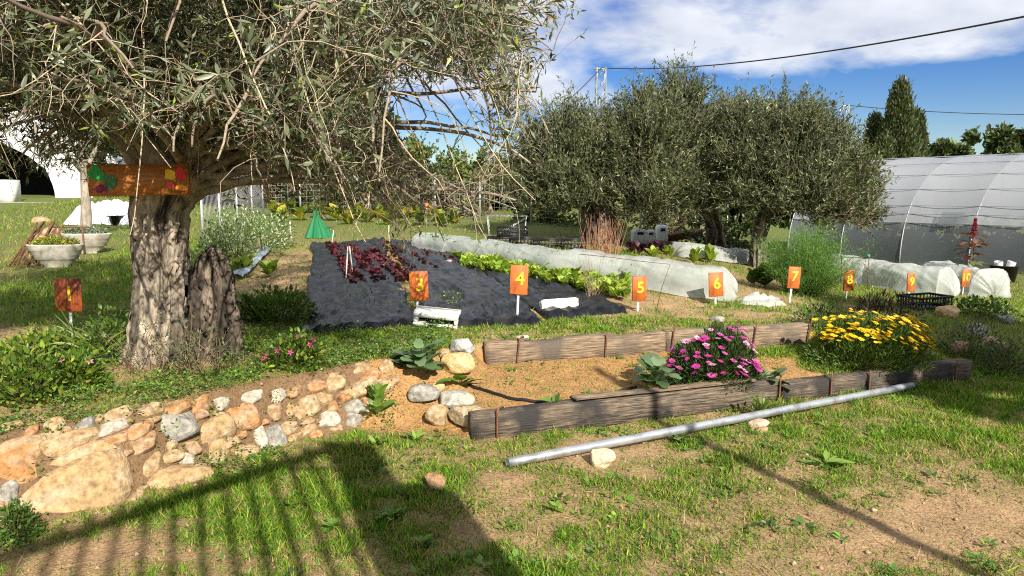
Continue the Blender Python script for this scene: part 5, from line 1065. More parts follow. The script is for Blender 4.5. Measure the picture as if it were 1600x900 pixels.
def rounder(n=7):
    V, F = lobed(n, 0.12, 0.3); t = np.linspace(0, 1, n); w = 0.5 * np.sqrt(np.clip(np.sin(math.pi * (0.04 + 0.9 * t ** 0.75)), 0, 1)) * (1 + 0.1 * np.where(np.arange(n) % 2 == 0, 1, -1)); V[n:2 * n, 0] = -w; V[2 * n:, 0] = w; V[n:2 * n, 2] = V[:n, 2] + 0.12 * w + 0.03 * np.sin(t * 14); V[2 * n:, 2] = V[:n, 2] + 0.12 * w + 0.03 * np.cos(t * 13); return V, F
LFC = rounder()
CAB = [(0.11, 0.18, 0.08), (0.15, 0.22, 0.11), (0.09, 0.15, 0.06)]; LIT = [(0.15, 0.26, 0.04), (0.20, 0.30, 0.05), (0.11, 0.20, 0.035)]; LET = [(0.22, 0.30, 0.04), (0.30, 0.36, 0.06)]
rosette('cabbage', 655, 582, 31, 48, CAB, 'big leafy cabbage at the left end of the upper timber', 'cabbage', 1, LFC, 0.72, up=(-0.1, 1.3), h=1.1, spread=0.55)
rosette('cabbage', 1025, 608, 30, 26, CAB, 'grey green cabbage left of the pink daisies', 'cabbage', 2, LFC, 0.75, up=(0, 1.3), h=1.2, spread=0.5)
rosette('broadleaf_weed', 1128, 617, 34, 9, LIT, 'bright green broad leaves in front of the pink daisies', 'plant', 3, LFR, 0.5, (0.2, 1.2))
rosette('cabbage', 1195, 610, 26, 18, CAB, 'dark cabbage leaves hanging over the timber right of the pink daisies', 'cabbage', 4, LFC, 0.75, up=(-0.3, 1.0), h=0.9, spread=0.5)
rosette('broadleaf_weed', 1322, 560, 26, 7, LIT, 'round grey green leaves at the left of the yellow daisies', 'plant', 5, LFR, 0.9, (0.5, 1.5), 1.2)
rosette('broadleaf_weed', 588, 655, 26, 26, LIT, 'tall leafy weed at the right end of the stone wall', 'weed', 6, LFR, 0.6, (0.3, 2.5), 1.6)
rosette('broadleaf_weed', 590, 700, 24, 14, LIT, 'green weed rosette below the stone wall end', 'weed', 7, LFR, 0.35)
rosette('broadleaf_weed', 650, 692, 22, 14, LIT, 'green weed rosette on the bare soil slope', 'weed', 8, LFR, 0.4)
rosette('broadleaf_weed', 720, 604, 34, 10, LIT, 'flat green leaves beside the boulders', 'weed', 9, LFR, 0.5, (0.05, 0.6))
rosette('broadleaf_weed', 866, 636, 22, 14, LIT, 'small leafy weed behind the loose plank', 'weed', 10, LFR, 0.7)
rosette('broadleaf_weed', 940, 640, 18, 12, LIT, 'low green weed behind the middle of the plank', 'weed', 11, LFR, 0.7)
rosette('broadleaf_weed', 1085, 612, 20, 12, LIT, 'small pale weed at the foot of the pink daisies', 'weed', 12, LFR, 0.6, (0.3, 2))
rosette('broadleaf_weed', 735, 655, 26, 8, LIT, 'green leaf tuft behind the brown oval boulder', 'weed', 13, LFR, 0.45)
rosette('broadleaf_weed', 1060, 690, 22, 12, LIT, 'round leaved weed just under the metal pipe', 'weed', 14, LFR, 0.8, (0.05, .6))
rosette('broadleaf_weed', 1190, 655, 26, 24, [(0.13, 0.2, 0.03), (0.17, 0.22, 0.04)], 'tuft of weeds growing over the metal pipe', 'weed', 15, LFR, 0.3, (0.3, 2.5), 0.9)
rosette('broadleaf_weed', 1290, 730, 34, 16, LIT, 'flat weed rosette in the lawn right of centre', 'weed', 16, LFR, 0.28, (0.03, .35))
rosette('broadleaf_weed', 870, 800, 20, 9, LIT, 'pale weed rosette in the middle of the lawn', 'weed', 17, LFR, 0.6, (0.05, .5))
rosette('broadleaf_weed', 520, 830, 20, 22, LIT, 'leafy weed at the left border of the pillar shadow', 'weed', 18, LFR, 0.5)
rosette('broadleaf_weed', 610, 815, 20, 34, LIT, 'leafy weed inside the upper pillar shadow', 'weed', 19, LFR, 0.6)
rosette('broadleaf_weed', 660, 860, 20, 34, LIT, 'leafy weed inside the lower pillar shadow', 'weed', 20, LFR, 0.6)
for i, (px, py, sz, lab) in enumerate([(1020, 408, 15, 'pale lettuce behind the fleece tunnel, left'), (1045, 408, 15, 'pale lettuce behind the fleece tunnel, second from left'), (1085, 412, 17, 'pale lettuce behind the fleece tunnel, third from left'), (1110, 412, 18, 'pale lettuce behind the fleece tunnel, right')]):
    rosette('lettuce', px, py, sz, 30, LET, lab, 'lettuce', 30 + i, LFR, 0.55, (0.3, 3), 1.0, group='pale lettuces behind the fleece tunnel')
for i, px in enumerate(range(985, 1070, 14)):
    rosette('red_chard', px, 396 + (i % 3) * 2, 15, 20, [(0.05, 0.015, 0.035), (0.08, 0.02, 0.045)], 'dark purple lettuce in the row before the white boxes', 'lettuce', 40 + i, LFR, 0.6, (0.3, 2), 0.8, group='purple lettuces before the white boxes')
for i, (px, py) in enumerate([(545, 352), (575, 348), (605, 352), (635, 350), (660, 352), (690, 354), (430, 340), (455, 336), (440, 348), (470, 346), (500, 342), (525, 346), (560, 342), (590, 342), (620, 343), (650, 345), (680, 347), (710, 350)]):
    rosette('squash_plant', px, py, 17, 22, [(0.30, 0.30, 0.03), (0.14, 0.20, 0.03), (0.42, 0.34, 0.03), (0.10, 0.16, 0.03)], 'yellowing squash plant along the back of the field', 'squash plant', 50 + i, LFR, 0.8, (0.3, 2), 0.9, group='yellowing squash plants at the back')
for i, (px, py, sz) in enumerate([(1195, 450, 26), (1212, 438, 22), (1178, 446, 20)]):
    rosette('squash_plant', px, py, sz, 16, [(0.07, 0.13, 0.025), (0.10, 0.16, 0.03), (0.06, 0.10, 0.02)], ['dark squash plant left of sign seven', 'squash plant touching the fennel', 'squash plant beside the fleece tunnel end'][i], 'squash plant', 60 + i, LFR, 0.85, (0.3, 1.6), 0.9)
rosette('squash_blossom', 1197, 436, 12, 6, [(0.7, 0.42, 0.02)], 'orange yellow squash blossom left of sign seven', 'flower', 64, LFR, 0.6, (0.2, 1), 1.4)
def bush(name, px, pybot, rx, pytop, cols, label, seed, leaf=0.05, n=260, nparts=70, wd=0.45, flowers=None, cat='shrub', group=None, tm=LF8):
    rg = np.random.default_rng(seed); p = ground_hit(px, pybot); s = p[1] / FPX; R = np.array([rx * s, rx * s * 0.75, (pybot - pytop) * s]); p = p + np.array([0, R[1] * 0.55, 0]); p[2] = gz(p[0], p[1]); t = thing(name, p, label, cat, group)
    d = sphere_dirs(n, rg); d[:, 2] = np.abs(d[:, 2]); rad = rg.uniform(0.2, 1, n) ** 0.5; P = d * R * (rad * (0.75 + 0.45 * fbm(d * 2.2 + seed, 2, seed)))[:, None]; A = d + np.array([0, -0.1, 0.25]) + rg.normal(size=(n, 3)) * 0.5; l = leaf * rg.uniform(0.7, 1.25, n); M3 = scaled(frames(A, 1.5, 0.6, rg), l * wd, l); c = pick(cols, n, rg=rg)
    si = rg.integers(0, n, 50); st = np.stack([np.array([[0, 0, -0.02]]) * np.ones((50, 1)), P[si] * np.array([0.5, 0.5, 0.4]), P[si]], 1); part('stems', MB().tubes(st + p, np.full((50, 3), 0.003), 3, (0.12, 0.13, 0.05)), M_leaf, t, kind='stuff')
    order = np.argsort(P[:, 1] - P[:, 2] * 0.5)[:nparts]; rest = np.ones(n, bool); rest[order] = False
    me = [MB().scatter(tm, np.zeros((1, 3)), np.eye(3)[None], np.array([cc])).mesh('leaf', M_leafR) for cc in cols]
    for q in order: link('leaf', me[int(rg.integers(0, len(me)))], t, M=mat4(M3[q], P[q]))
    if rest.any(): part('foliage', MB().scatter(tm, P[rest] + p, M3[rest], c[rest]), M_leaf, t, kind='stuff')
    if flowers:
        fc, nf, r = flowers; fm = flower_mesh('flower', r, fc, 5, fc, 0.15)
        for i in range(nf):
            a = rg.uniform(-2.8, -0.3); z = rg.uniform(0.3, 0.95); h = math.sqrt(1 - z * z); dd = np.array([math.cos(a) * h, math.sin(a) * h, z]); nz_ = norm(dd + np.array([0, -0.5, 0.3])); X = norm(np.cross([0, 1, 0.1], nz_)); link('flower', fm, t, M=mat4(np.stack([X, np.cross(nz_, X), nz_], -1), dd * R * 1.0))
    return t
PV = [(0.13, 0.22, 0.03), (0.20, 0.29, 0.04), (0.28, 0.33, 0.05), (0.10, 0.17, 0.03)]
PKF = (0.75, 0.28, 0.42)
bush('periwinkle', 458, 578, 58, 520, PV, 'leafy periwinkle bush with pink flowers right of the trunk', 1, 0.05, 760, 140, flowers=((0.75, 0.12, 0.30), 7, 0.026))
bush('periwinkle', 105, 612, 55, 548, PV, 'periwinkle clump with pale pink flowers before sign one', 2, 0.058, 760, 160, flowers=(PKF, 3, 0.026))
bush('leafy_shrub', 25, 640, 60, 540, PV, 'yellow green leafy shrub at the left edge above the wall', 3, 0.055, 900, 160, flowers=((0.8, 0.6, 0.03), 2, 0.02))
bush('leafy_shrub', 50, 560, 70, 525, PV, 'broad leaved plants behind the periwinkle at the left edge', 4, 0.06, 800, 120)
bush('leafy_shrub', 165, 560, 48, 478, [(0.10, 0.17, 0.03), (0.14, 0.22, 0.04)], 'green bushy weed leaning on the left side of the trunk', 5, 0.05, 620, 140)
bush('leafy_shrub', 430, 510, 66, 455, [(0.08, 0.14, 0.02), (0.12, 0.19, 0.03)], 'dark green leafy crop in the trunk shade', 6, 0.07, 700, 140)
bush('leafy_shrub', 395, 505, 34, 462, [(0.08, 0.14, 0.02), (0.12, 0.19, 0.03)], 'leafy crop beside the hollow stump', 7, 0.06, 400, 80)
bush('leafy_shrub', 20, 850, 36, 780, [(0.07, 0.13, 0.025), (0.10, 0.17, 0.035)], 'dark green weed clump at the lower left corner', 8, 0.03, 700, 120, 0.4)
bush('leafy_shrub', 1290, 520, 46, 470, [(0.07, 0.12, 0.03), (0.10, 0.16, 0.04)], 'leafy green weeds left of the purple plant', 9, 0.04, 700, 60)
bush('purple_plant', 1388, 508, 66, 462, [(0.06, 0.015, 0.03), (0.10, 0.03, 0.045), (0.05, 0.03, 0.03)], 'dark purple spiky plant behind the yellow daisies', 10, 0.08, 600, 100, 0.16)
bush('leafy_shrub', 1525, 570, 62, 500, [(0.06, 0.10, 0.03), (0.09, 0.13, 0.035), (0.14, 0.12, 0.07)], 'straggly weeds on the shaded bank behind the timber end', 11, 0.04, 900, 60, 0.4)
bush('leafy_shrub', 1580, 590, 50, 530, [(0.05, 0.09, 0.025), (0.08, 0.12, 0.03), (0.12, 0.10, 0.06)], 'straggly weeds on the shaded bank at the right edge', 12, 0.04, 700, 40, 0.4)
bush('leafy_shrub', 1545, 500, 60, 468, [(0.07, 0.13, 0.03), (0.10, 0.17, 0.04)], 'green weeds at the top of the shaded bank', 13, 0.05, 600, 40, 0.6)
for i, (px, py, rx, yt) in enumerate([(330, 418, 34, 350), (365, 412, 38, 335), (405, 400, 38, 330), (432, 388, 28, 328), (385, 370, 34, 318), (350, 385, 34, 322)]):
    bush('flowering_rocket', px, py, rx, yt, [(0.12, 0.2, 0.05), (0.18, 0.26, 0.07), (0.5, 0.55, 0.42)], ['white flowering crop plant nearest the hollow stump', 'white flowering crop plant second from the hollow stump', 'white flowering crop plant above the blue grey plastic strip', 'white flowering crop plant nearest the short white stake', 'white flowering crop plant in front of the thick white post', 'white flowering crop plant against the mesh fence behind the stump'][i], 20 + i, 0.06, 700, 10, 0.4, cat='crop plant', group='white flowering crop by the wire fence')
for i, (px, py) in enumerate([(345, 420), (385, 425), (420, 432), (362, 428)]): rosette('leaf_crop', px, py, 22, 22, [(0.2, 0.28, 0.04), (0.28, 0.33, 0.05)], 'yellow green leafy crop below the flowering plants', 'crop plant', 70 + i, LFR, 0.7, (0.2, 2), 0.7, group='yellow green crop by the blue plastic')
# strap leaves
rg = np.random.default_rng(12); p = ground_hit(150, 555); t = thing('strap_leaf_plant', p, 'grassy strap leaved plant between sign one and the trunk', 'plant')
for i in range(70):
    a = rg.uniform(0, 6.28); Ln = rg.uniform(0.25, 0.5); b0 = p + np.array([rg.normal() * 0.16, rg.normal() * 0.06, 0]); C = grow(b0[None], np.array([[math.cos(a) * 0.7, math.sin(a) * 0.4, 1.0]]), np.array([Ln]), 7, rg.uniform(0.05, 0.3), 0.04, rg)[0]; T = norm(np.gradient(C, axis=0)); S = norm(np.cross(T, [math.cos(a + 1.5), math.sin(a + 1.5), 0.2])); S = norm(np.cross(T, np.cross(S, T))); w = 0.008 * np.sin(np.linspace(0.5, 3.1, 7))[:, None]
    part('leaf', MB().grid(np.stack([C - S * w, C + S * w], 1), jit((0.15, 0.22, 0.045), 1, 0.25)[0]), M_leaf, t)
# fennel
rg = np.random.default_rng(13); p = ground_hit(1256, 462); t = thing('fennel', p, 'feathery green fennel bush behind sign seven', 'fennel'); n = 260; s = p[1] / FPX
d = norm(np.stack([rg.normal(size=n) * 0.44, rg.normal(size=n) * 0.4, np.abs(rg.normal(size=n)) * 0.4 + 0.75], -1)); ST_ = grow(p + rg.normal(size=(n, 3)) * np.array([0.10, 0.08, 0]), d, rg.uniform(0.35, 0.98, n) * 116 * s, 7, 0.03, 0.05, rg)
part('stems', MB().tubes(ST_, np.linspace(0.006, 0.002, 7)[None] * np.ones((n, 1)), 3, (0.14, 0.2, 0.06)), M_leaf, t, kind='stuff')
k = 44000; q = ST_[rg.integers(0, n, k), rg.integers(2, 7, k)] + rg.normal(size=(k, 3)) * 0.05; part('feathery_foliage', MB().scatter(LF4, q, scaled(frames(rg.normal(size=(k, 3)) * 0.7 + np.array([0, 0, 0.7]), 0), 0.0035, rg.uniform(0.04, 0.09, k)), pick([(0.11, 0.23, 0.03), (0.16, 0.29, 0.045), (0.07, 0.16, 0.025)], k, rg=rg)), M_leaf, t, kind='stuff')
# amaranth
rg = np.random.default_rng(14); p = ground_hit(1515, 455); s = p[1] / FPX; t = thing('amaranth', p, 'dark red leaved amaranth with a crimson plume behind sign ten', 'plant'); Hh = 108 * s
part('stem', MB().tube(np.array([p, p + [0.02, 0, Hh * 0.5], p + [0.0, 0, Hh * 0.9]]), [0.014, 0.01, 0.006], 6, (0.2, 0.08, 0.05)), M_twig, t)
lm_ = [MB().scatter(LFB, np.zeros((1, 3)), np.eye(3)[None], np.array([c])).mesh('leaf', M_leafR) for c in [(0.13, 0.045, 0.035), (0.20, 0.10, 0.06), (0.09, 0.03, 0.03), (0.12, 0.13, 0.05)]]
for i in range(64):
    f = rg.uniform(0.3, 0.88); a = rg.uniform(0, 6.28); A = norm(np.array([[math.cos(a), math.sin(a), rg.uniform(-0.7, 0.5)]])); l = rg.uniform(0.12, 0.24) * (1.2 - 0.5 * f); link('leaf', lm_[int(rg.integers(0, 3)) if f > 0.5 else 3], t, M=mat4(scaled(frames(A, 1.5, .4, rg), l * 0.5, l)[0], np.array([0, 0, Hh * f]) + A[0] * rg.uniform(0.03, 0.16)))
m = MB(); k = 500; u = rg.uniform(0, 1, k); m.scatter(LF4, p + np.stack([rg.normal(size=k) * 0.03 * (1.1 - u), rg.normal(size=k) * 0.03 * (1.1 - u), Hh * (0.8 + 0.25 * u)], -1), scaled(frames(rg.normal(size=(k, 3)) + np.array([0, 0, 1]), 0), 0.015, 0.035), pick([(0.30, 0.012, 0.045), (0.2, 0.01, 0.03)], k, rg=rg)); part('plume', m, M_leaf, t, kind='stuff')
# dry upright stems by the big trunk
rg = np.random.default_rng(15); p = ground_hit(938, 400); n = 90; t = thing('dry_shrub', p, 'bunch of dry reddish stems at the foot of the thick back olive', 'shrub'); C = grow(p + rg.normal(size=(n, 3)) * np.array([0.16, 0.1, 0]), rg.normal(size=(n, 3)) * 0.16 + np.array([0, 0, 1]), rg.uniform(0.3, 0.75, n), 6, 0.0, 0.06, rg); part('stems', MB().tubes(C, np.linspace(0.006, 0.002, 6)[None] * np.ones((n, 1)), 3, jit((0.36, 0.19, 0.11), n, 0.2, 0.05)), M_twig, t)
p = ground_hit(925, 470); n = 26; C = grow(p + rg.normal(size=(n, 3)) * 0.04 * np.array([1, 1, 0]), rg.normal(size=(n, 3)) * 0.25 + np.array([0, 0, 1]), rg.uniform(0.3, 0.62, n), 6, 0.0, 0.08, rg); t = thing('dry_shrub', p, 'thin dry twiggy shoots standing in the green seedling bed', 'shrub'); part('stems', MB().tubes(C, np.linspace(0.003, 0.0012, 6)[None] * np.ones((n, 1)), 3, (0.3, 0.2, 0.14)), M_twig, t)

# ------------------------------------------------------------------ foam boxes, crates, tub
def solid(name, loc, rz, boxes, mat, label, cat, group=None, rx=0.0, ry=0.0):
    t = thing(name, loc, label, cat, group, rz); t.rotation_euler = (rx, ry, rz)
    for nm, lo, hi in boxes: link(nm, MB().box(lo, hi).mesh(nm, mat), t)
    return t
p = ground_hit(679, 512); s = p[1] / FPX; w, h, dp = 70 * s, 24 * s, 0.26
t = solid('foam_box', p, -0.06, [('back', (-w / 2, dp - 0.03, 0), (w / 2, dp, h)), ('bottom', (-w / 2, 0.0, -0.002), (w / 2, dp - 0.031, 0.035)), ('rim', (-w / 2, 0.0, h - 0.06), (w / 2, dp - 0.031, h + 0.001)), ('side', (-w / 2, 0.002, 0.036), (-w / 2 + 0.04, dp - 0.032, h - 0.061)), ('side', (w / 2 - 0.03, 0.002, 0.036), (w / 2, dp - 0.032, h - 0.061))], M_foam, 'white foam box lying on its side under sign three', 'box', rx=0.05, ry=0.10)
p = ground_hit(874, 492); s = p[1] / FPX; w, h = 60 * s, 24 * s
m = MB(); V, F = ICO3; V = V / (np.abs(V) ** 14).sum(1, keepdims=True) ** (1 / 14); V = V * (1 + 0.05 * (fbm(V * 3, 3, 4) - 0.5))[:, None]; m.add(V * np.array([w / 2, 0.11, h / 2]), F)
o = solo('foam_block', m, M_foam, (p[0], p[1] + 0.1, p[2] + h * 0.45), 'weathered white foam slab on the black sheet right of sign four', 'foam slab', local=True, rot=(-0.25, -0.06, 0.12))
def crate(loc, rz, L_, Wd, H_, label, group=None, sc=1):
    t = thing('plastic_crate', loc, label, 'crate', group, rz); th = 0.012
    def rails(n_):
        pass
    link('floor', MB().box((-L_ / 2, -Wd / 2, 0), (L_ / 2, Wd / 2, th)).mesh('floor', M_black), t)
    for sx, ln, ax_ in ((-1, L_, 0), (1, L_, 0), (-1, Wd, 1), (1, Wd, 1)):
        m = MB(); o_ = (Wd if ax_ == 0 else L_) / 2 * sx; hb = H_ / 2
        for z0, z1 in ((th, th + 0.03), (H_ * 0.48, H_ * 0.56), (H_ - 0.03, H_)):
            a, b = (-ln / 2, ln / 2) if ax_ == 0 else (-ln / 2 + th + .001, ln / 2 - th - .001); lo, hi = (a, min(o_, o_ - sx * th), z0), (b, max(o_, o_ - sx * th), z1)
            if ax_: lo, hi = (lo[1], lo[0], lo[2]), (hi[1], hi[0], hi[2])
            m.box(lo, hi)
        nv = 9
        for k in range(nv):
            c_ = -ln / 2 + 0.03 + (ln - 0.06) * k / (nv - 1); i0 = o_ - sx * 0.002; i1 = o_ - sx * (th - 0.002); lo, hi = (c_ - 0.008, min(i0, i1), th), (c_ + 0.008, max(i0, i1), H_ - 0.001)
            if ax_: lo, hi = (lo[1], lo[0], lo[2]), (hi[1], hi[0], hi[2])
            m.box(lo, hi)
        link('side', m.mesh('side', M_black), t)
    return t
p = ground_hit(1452, 484); crate(p + np.array([0, 0.12, 0.01]), 0.35, 0.58, 0.38, 0.17, 'empty black plastic crate on the grass before sign nine')
for i, (px, py, z, lab) in enumerate([(785, 388, 0, 'black plastic crate left of the crate group by the back olive'), (820, 390, 0, 'black plastic crate in the middle of the crate group by the back olive'), (858, 392, 0, 'black plastic crate next to the dry reddish stems'), (800, 388, .19, 'upper black plastic crate stacked on the crate group'), (895, 392, 0, 'black plastic crate against the thick olive trunk')]):
    p = ground_hit(px, py); crate(p + np.array([0, 0.3, z + 0.01]), 0.2 * math.sin(i * 3), 0.55, 0.38, 0.18, lab, 'black crates stacked by the back olive')
def lathe(prof, k=24, c=(0.5, 0.5, 0.5)):
    prof = np.array(prof); a = np.arange(k) * 2 * math.pi / k; V = np.stack([prof[:, :1] * np.cos(a), prof[:, :1] * np.sin(a), prof[:, 1:] + 0 * a], -1).reshape(-1, 3); n = len(prof); i = np.arange(n - 1)[:, None] * k; j = np.arange(k)[None]
    return MB().add(V, np.stack([i + j, i + (j + 1) % k, i + k + (j + 1) % k, i + k + j], -1).reshape(-1, 4), c)
p = ground_hit(1567, 441); s = p[1] / FPX; t = thing('black_tub', p, 'black plastic tub at the foot of the greenhouse', 'tub'); r = 20 * s
link('tub', lathe([(0.001, 0.012), (r * 0.78, 0.012), (r, r * 1.3), (r * 1.08, r * 1.3), (r * 1.06, r * 1.36), (r * 0.95, r * 1.34), (r * 0.75, 0.03), (0.001, 0.03)]).mesh('tub', M_black, smooth=False), t)
for i, (dx, lab) in enumerate(((-0.10, 'rolled white plastic in the black tub, left'), (0.06, 'rolled white plastic in the black tub, right'))):
    b0 = p + np.array([dx, 0, r * 0.5]); m = MB(); 
    P0 = np.array([b0, b0 + [0.05 * (1 if i else -1), -0.05, r * 1.15]]); m.tube(P0, 0.075, 16, cap=False); m.tube(P0[::-1], 0.066, 16, cap=False); solo('plastic_roll', m, M_tarp, tuple(b0), lab, 'roll', smooth=True)

# ------------------------------------------------------------------ planters, rods, far left tunnel
def planter(px, py, wpx, hpx, rz, label, seed):
    p = ground_hit(px, py); s = p[1] / FPX; Lh = wpx * s / 2; H_ = hpx * s; t = thing('planter', p, label, 'planter', 'boat shaped concrete planters', rz)
    prof = [(0.42, 0.0), (0.44, 0.10), (0.6, 0.2), (0.68, 0.36), (0.78, 0.38), (0.82, 0.55), (0.87, 0.57), (0.91, 0.74), (0.96, 0.76), (1.0, 0.97), (1.03, 1.0), (0.98, 1.02), (0.90, 0.98), (0.86, 0.88), (0.01, 0.86)]
    k = 36; a = np.arange(k) * 2 * math.pi / k; V = []
    for r, z in prof: V.append(np.stack([np.sign(np.cos(a)) * np.abs(np.cos(a)) ** 0.85 * Lh * r, np.sin(a) * Lh * 0.45 * r, np.full(k, z * H_)], -1))
    n = len(prof); i = np.arange(n - 1)[:, None] * k; j = np.arange(k)[None]; link('bowl', MB().add(np.concatenate(V), np.stack([i + j, i + (j + 1) % k, i + k + (j + 1) % k, i + k + j], -1).reshape(-1, 4)).mesh('bowl', M_concrete), t)
    return t, p, Lh, H_
for (px, py, w, h, rz, lab, cols, nm, lab2, sd) in [(89, 418, 84, 36, 0.1, 'nearer boat shaped concrete planter with yellow flowers', [(0.14, 0.2, 0.04), (0.5, 0.4, 0.03), (0.18, 0.22, 0.05)], 'planter_flowers', 'low yellow flowers filling the nearer planter', 1), (136, 396, 76, 31, 0.1, 'farther boat shaped concrete planter with grey leaved plants', [(0.16, 0.2, 0.13), (0.24, 0.28, 0.2)], 'planter_herbs', 'grey green herbs filling the farther planter', 2)]:
    t, p, Lh, H_ = planter(px, py, w, h, rz, lab, sd); rg = np.random.default_rng(sd); n = 900; a = rg.uniform(0, 6.28, n); r = np.sqrt(rg.uniform(0, 1, n)); hh = rg.uniform(0, 1, n) * 0.16 * (1.1 - r * 0.6); P = p + np.stack([r * np.cos(a) * Lh * 0.9, r * np.sin(a) * Lh * 0.40, H_ * 0.93 + hh], -1)
    solo(nm, MB().scatter(LF4, P, scaled(frames(rg.normal(size=(n, 3)) + np.array([0, 0, .7]), 1), 0.022, rg.uniform(0.03, 0.06, n)), pick(cols, n, rg=rg)), M_leaf, tuple(p + [0, 0, H_ * 0.86]), lab2, 'plants')
for i, (px, py, w, h) in enumerate([(58, 312 + 60, 34, 20), (42, 352, 30, 16), (30, 378, 26, 14)]):
    p = ground_hit(px, py); s = p[1] / FPX; solo('stone', stone_mb(w * s, w * s * .7, h * s, TN, 500 + i, 2.5, 0.08, base=ICO2), M_stone, (p[0], p[1] + 0.5, p[2] + h * s * 0.3), ['pale boulder behind the rusty rods, nearest the planters', 'pale boulder highest behind the rusty rods', 'pale boulder leftmost behind the rusty rods'][i], 'stone', local=True)
rg = np.random.default_rng(77); p = ground_hit(52, 420)
for i in range(14):
    f = i / 13; a = ground_hit(12 + 50 * f + rg.normal() * 3, 418 + rg.normal() * 2); b = at(58 + 34 * f + rg.normal() * 4, 352 + rg.normal() * 4, a[1] + 0.55); solo('iron_rod', MB().tube(np.array([a, (a + b) / 2 + [0, 0, 0.03], b]), 0.011, 6), M_iron, tuple(a), 'rusty iron rod leaning in the bundle beside the planters', 'rod', 'bundle of rusty rods')
# trestle that carries the rods
a = ground_hit(100, 408); b = ground_hit(50, 408); zt = at(75, 352, a[1] + 0.55)[2] - 0.03; P = [np.array([b[0], a[1] + 0.55, 0]), np.array([a[0], a[1] + 0.55, 0])]; m = MB()
for q in P: m.tube(np.array([[q[0], q[1], gz(q[0], q[1]) - 0.05], [q[0], q[1], zt]]), 0.012, 6)
m.tube(np.array([[P[0][0] - .1, P[0][1], zt], [P[1][0] + .1, P[1][1], zt]]), 0.012, 6); solo('rod_rack', m, M_iron, (P[0][0], P[0][1], gz(P[0][0], P[0][1])), 'low rusty rack on which the rods lean', 'rack')
# white polytunnel far left
D_T = 25.0; s = D_T / FPX; cx_ = (-70 - 800) * s; zg = gz(cx_ + 3, D_T); ro = (155 + 70) * s; ht = at(0, 138, D_T)[2] - zg; t = thing('polytunnel', (cx_, D_T, zg), 'white polytunnel with a dark open end at the left edge', 'polytunnel')
a = np.linspace(0, math.pi, 33)
def arc(f, y, fh=None): return np.stack([cx_ + ro * f * np.cos(a), np.full(33, y), zg - 0.1 + ht * (fh or f) * np.sin(a) ** 0.85], -1)
part('end_wall', MB().grid(np.stack([arc(1, D_T), arc(0.72, D_T, 0.60)], 0)), M_tarp, t); part('cover', MB().grid(np.stack([arc(1, D_T), arc(1, D_T + 5), arc(1, D_T + 10)], 0)), M_tarp, t, True); part('interior_shade_shell', MB().grid(np.stack([arc(0.72, D_T, .6), arc(0.70, D_T + 4, .6), arc(0.02, D_T + 4.5, .02)], 0)), M_tunnel_shade, t)  # black inner shell added to stand in for the unlit interior
for y_ in (D_T - 0.05, ): part('arch', MB().tube(arc(1.01, y_), 0.04, 6), M_white, t, True)
q = ground_hit(20, 330); px0, px1 = at(-60, 319, 23), at(196, 319, 23); zq = px0[2]; m = MB().box((px0[0], 22.6, zq - 0.06), (px1[0], 23.6, zq + 0.06)); solo('pallet_deck', m, M_foam, (px0[0], 23, zq - 0.06), 'white board deck before the polytunnel', 'deck')
for i, (px, lab) in enumerate(((115, 'red brick block under the right part of the deck'), (40, 'brick block under the middle of the deck'))):
    c_ = at(px, 320, 22.9); g0 = gz(c_[0], 23.1); solo('deck_block', MB().box((c_[0] - .25, 22.9, min(g0, zq - .2) - 0.05), (c_[0] + .25, 23.3, zq - 0.061), (0.4, 0.16, 0.09)), M_attr, (c_[0], 23.1, g0), lab, 'brick')
c_ = at(6, 290, 22.8); solo('white_box', MB().box((c_[0] - .45, 22.8, zq + 0.062), (c_[0] + .18, 23.3, zq + 0.75)), M_white, (c_[0], 23, zq + .06), 'white box standing on the board deck at the left edge', 'box')
# crumpled white sheet
p = ground_hit(150, 352); s = p[1] / FPX; u, v = np.meshgrid(np.linspace(-1, 1, 46), np.linspace(-1, 1, 30)); ln = fbm(np.stack([u * 2 + 3, v * 2], -1), 4, 18); hz = np.clip((1 - u ** 2) * (1 - v ** 2), 0, 1) ** 0.5 * 40 * s * (0.35 + 1.1 * ln)
G = np.stack([p[0] + u * 52 * s, p[1] + 0.6 + v * 0.6, 0 * u], -1); G[..., 2] = terrain(G[..., 0], G[..., 1]) + 0.01 + hz; solo('white_sheet', MB().grid(G), M_tarp, tuple(p), 'crumpled white tarpaulin heap behind the planters', 'tarpaulin')
px_tree('young_olive', 'slim young olive tree before the white tarpaulin heap', 'olive tree', 133, 13.0, [(125, 215, 62, 52, 0), (80, 225, 50, 44, 0), (170, 200, 50, 50, .3)], OLC, 230, (0.06, 0.1), 95, trunk_r=0.11, mat=M_olive, nl=9, wd=0.25, barkc=(0.3, 0.26, 0.2))
p = ground_hit(183, 352); 
for dx in (0,): solo('black_pot', lathe([(0.001, 0), (0.12, 0), (0.16, 0.22), (0.17, 0.22), (0.15, 0.2), (0.001, 0.19)]), M_black, tuple(p), 'black pot beside the white tarpaulin heap', 'pot', local=True)

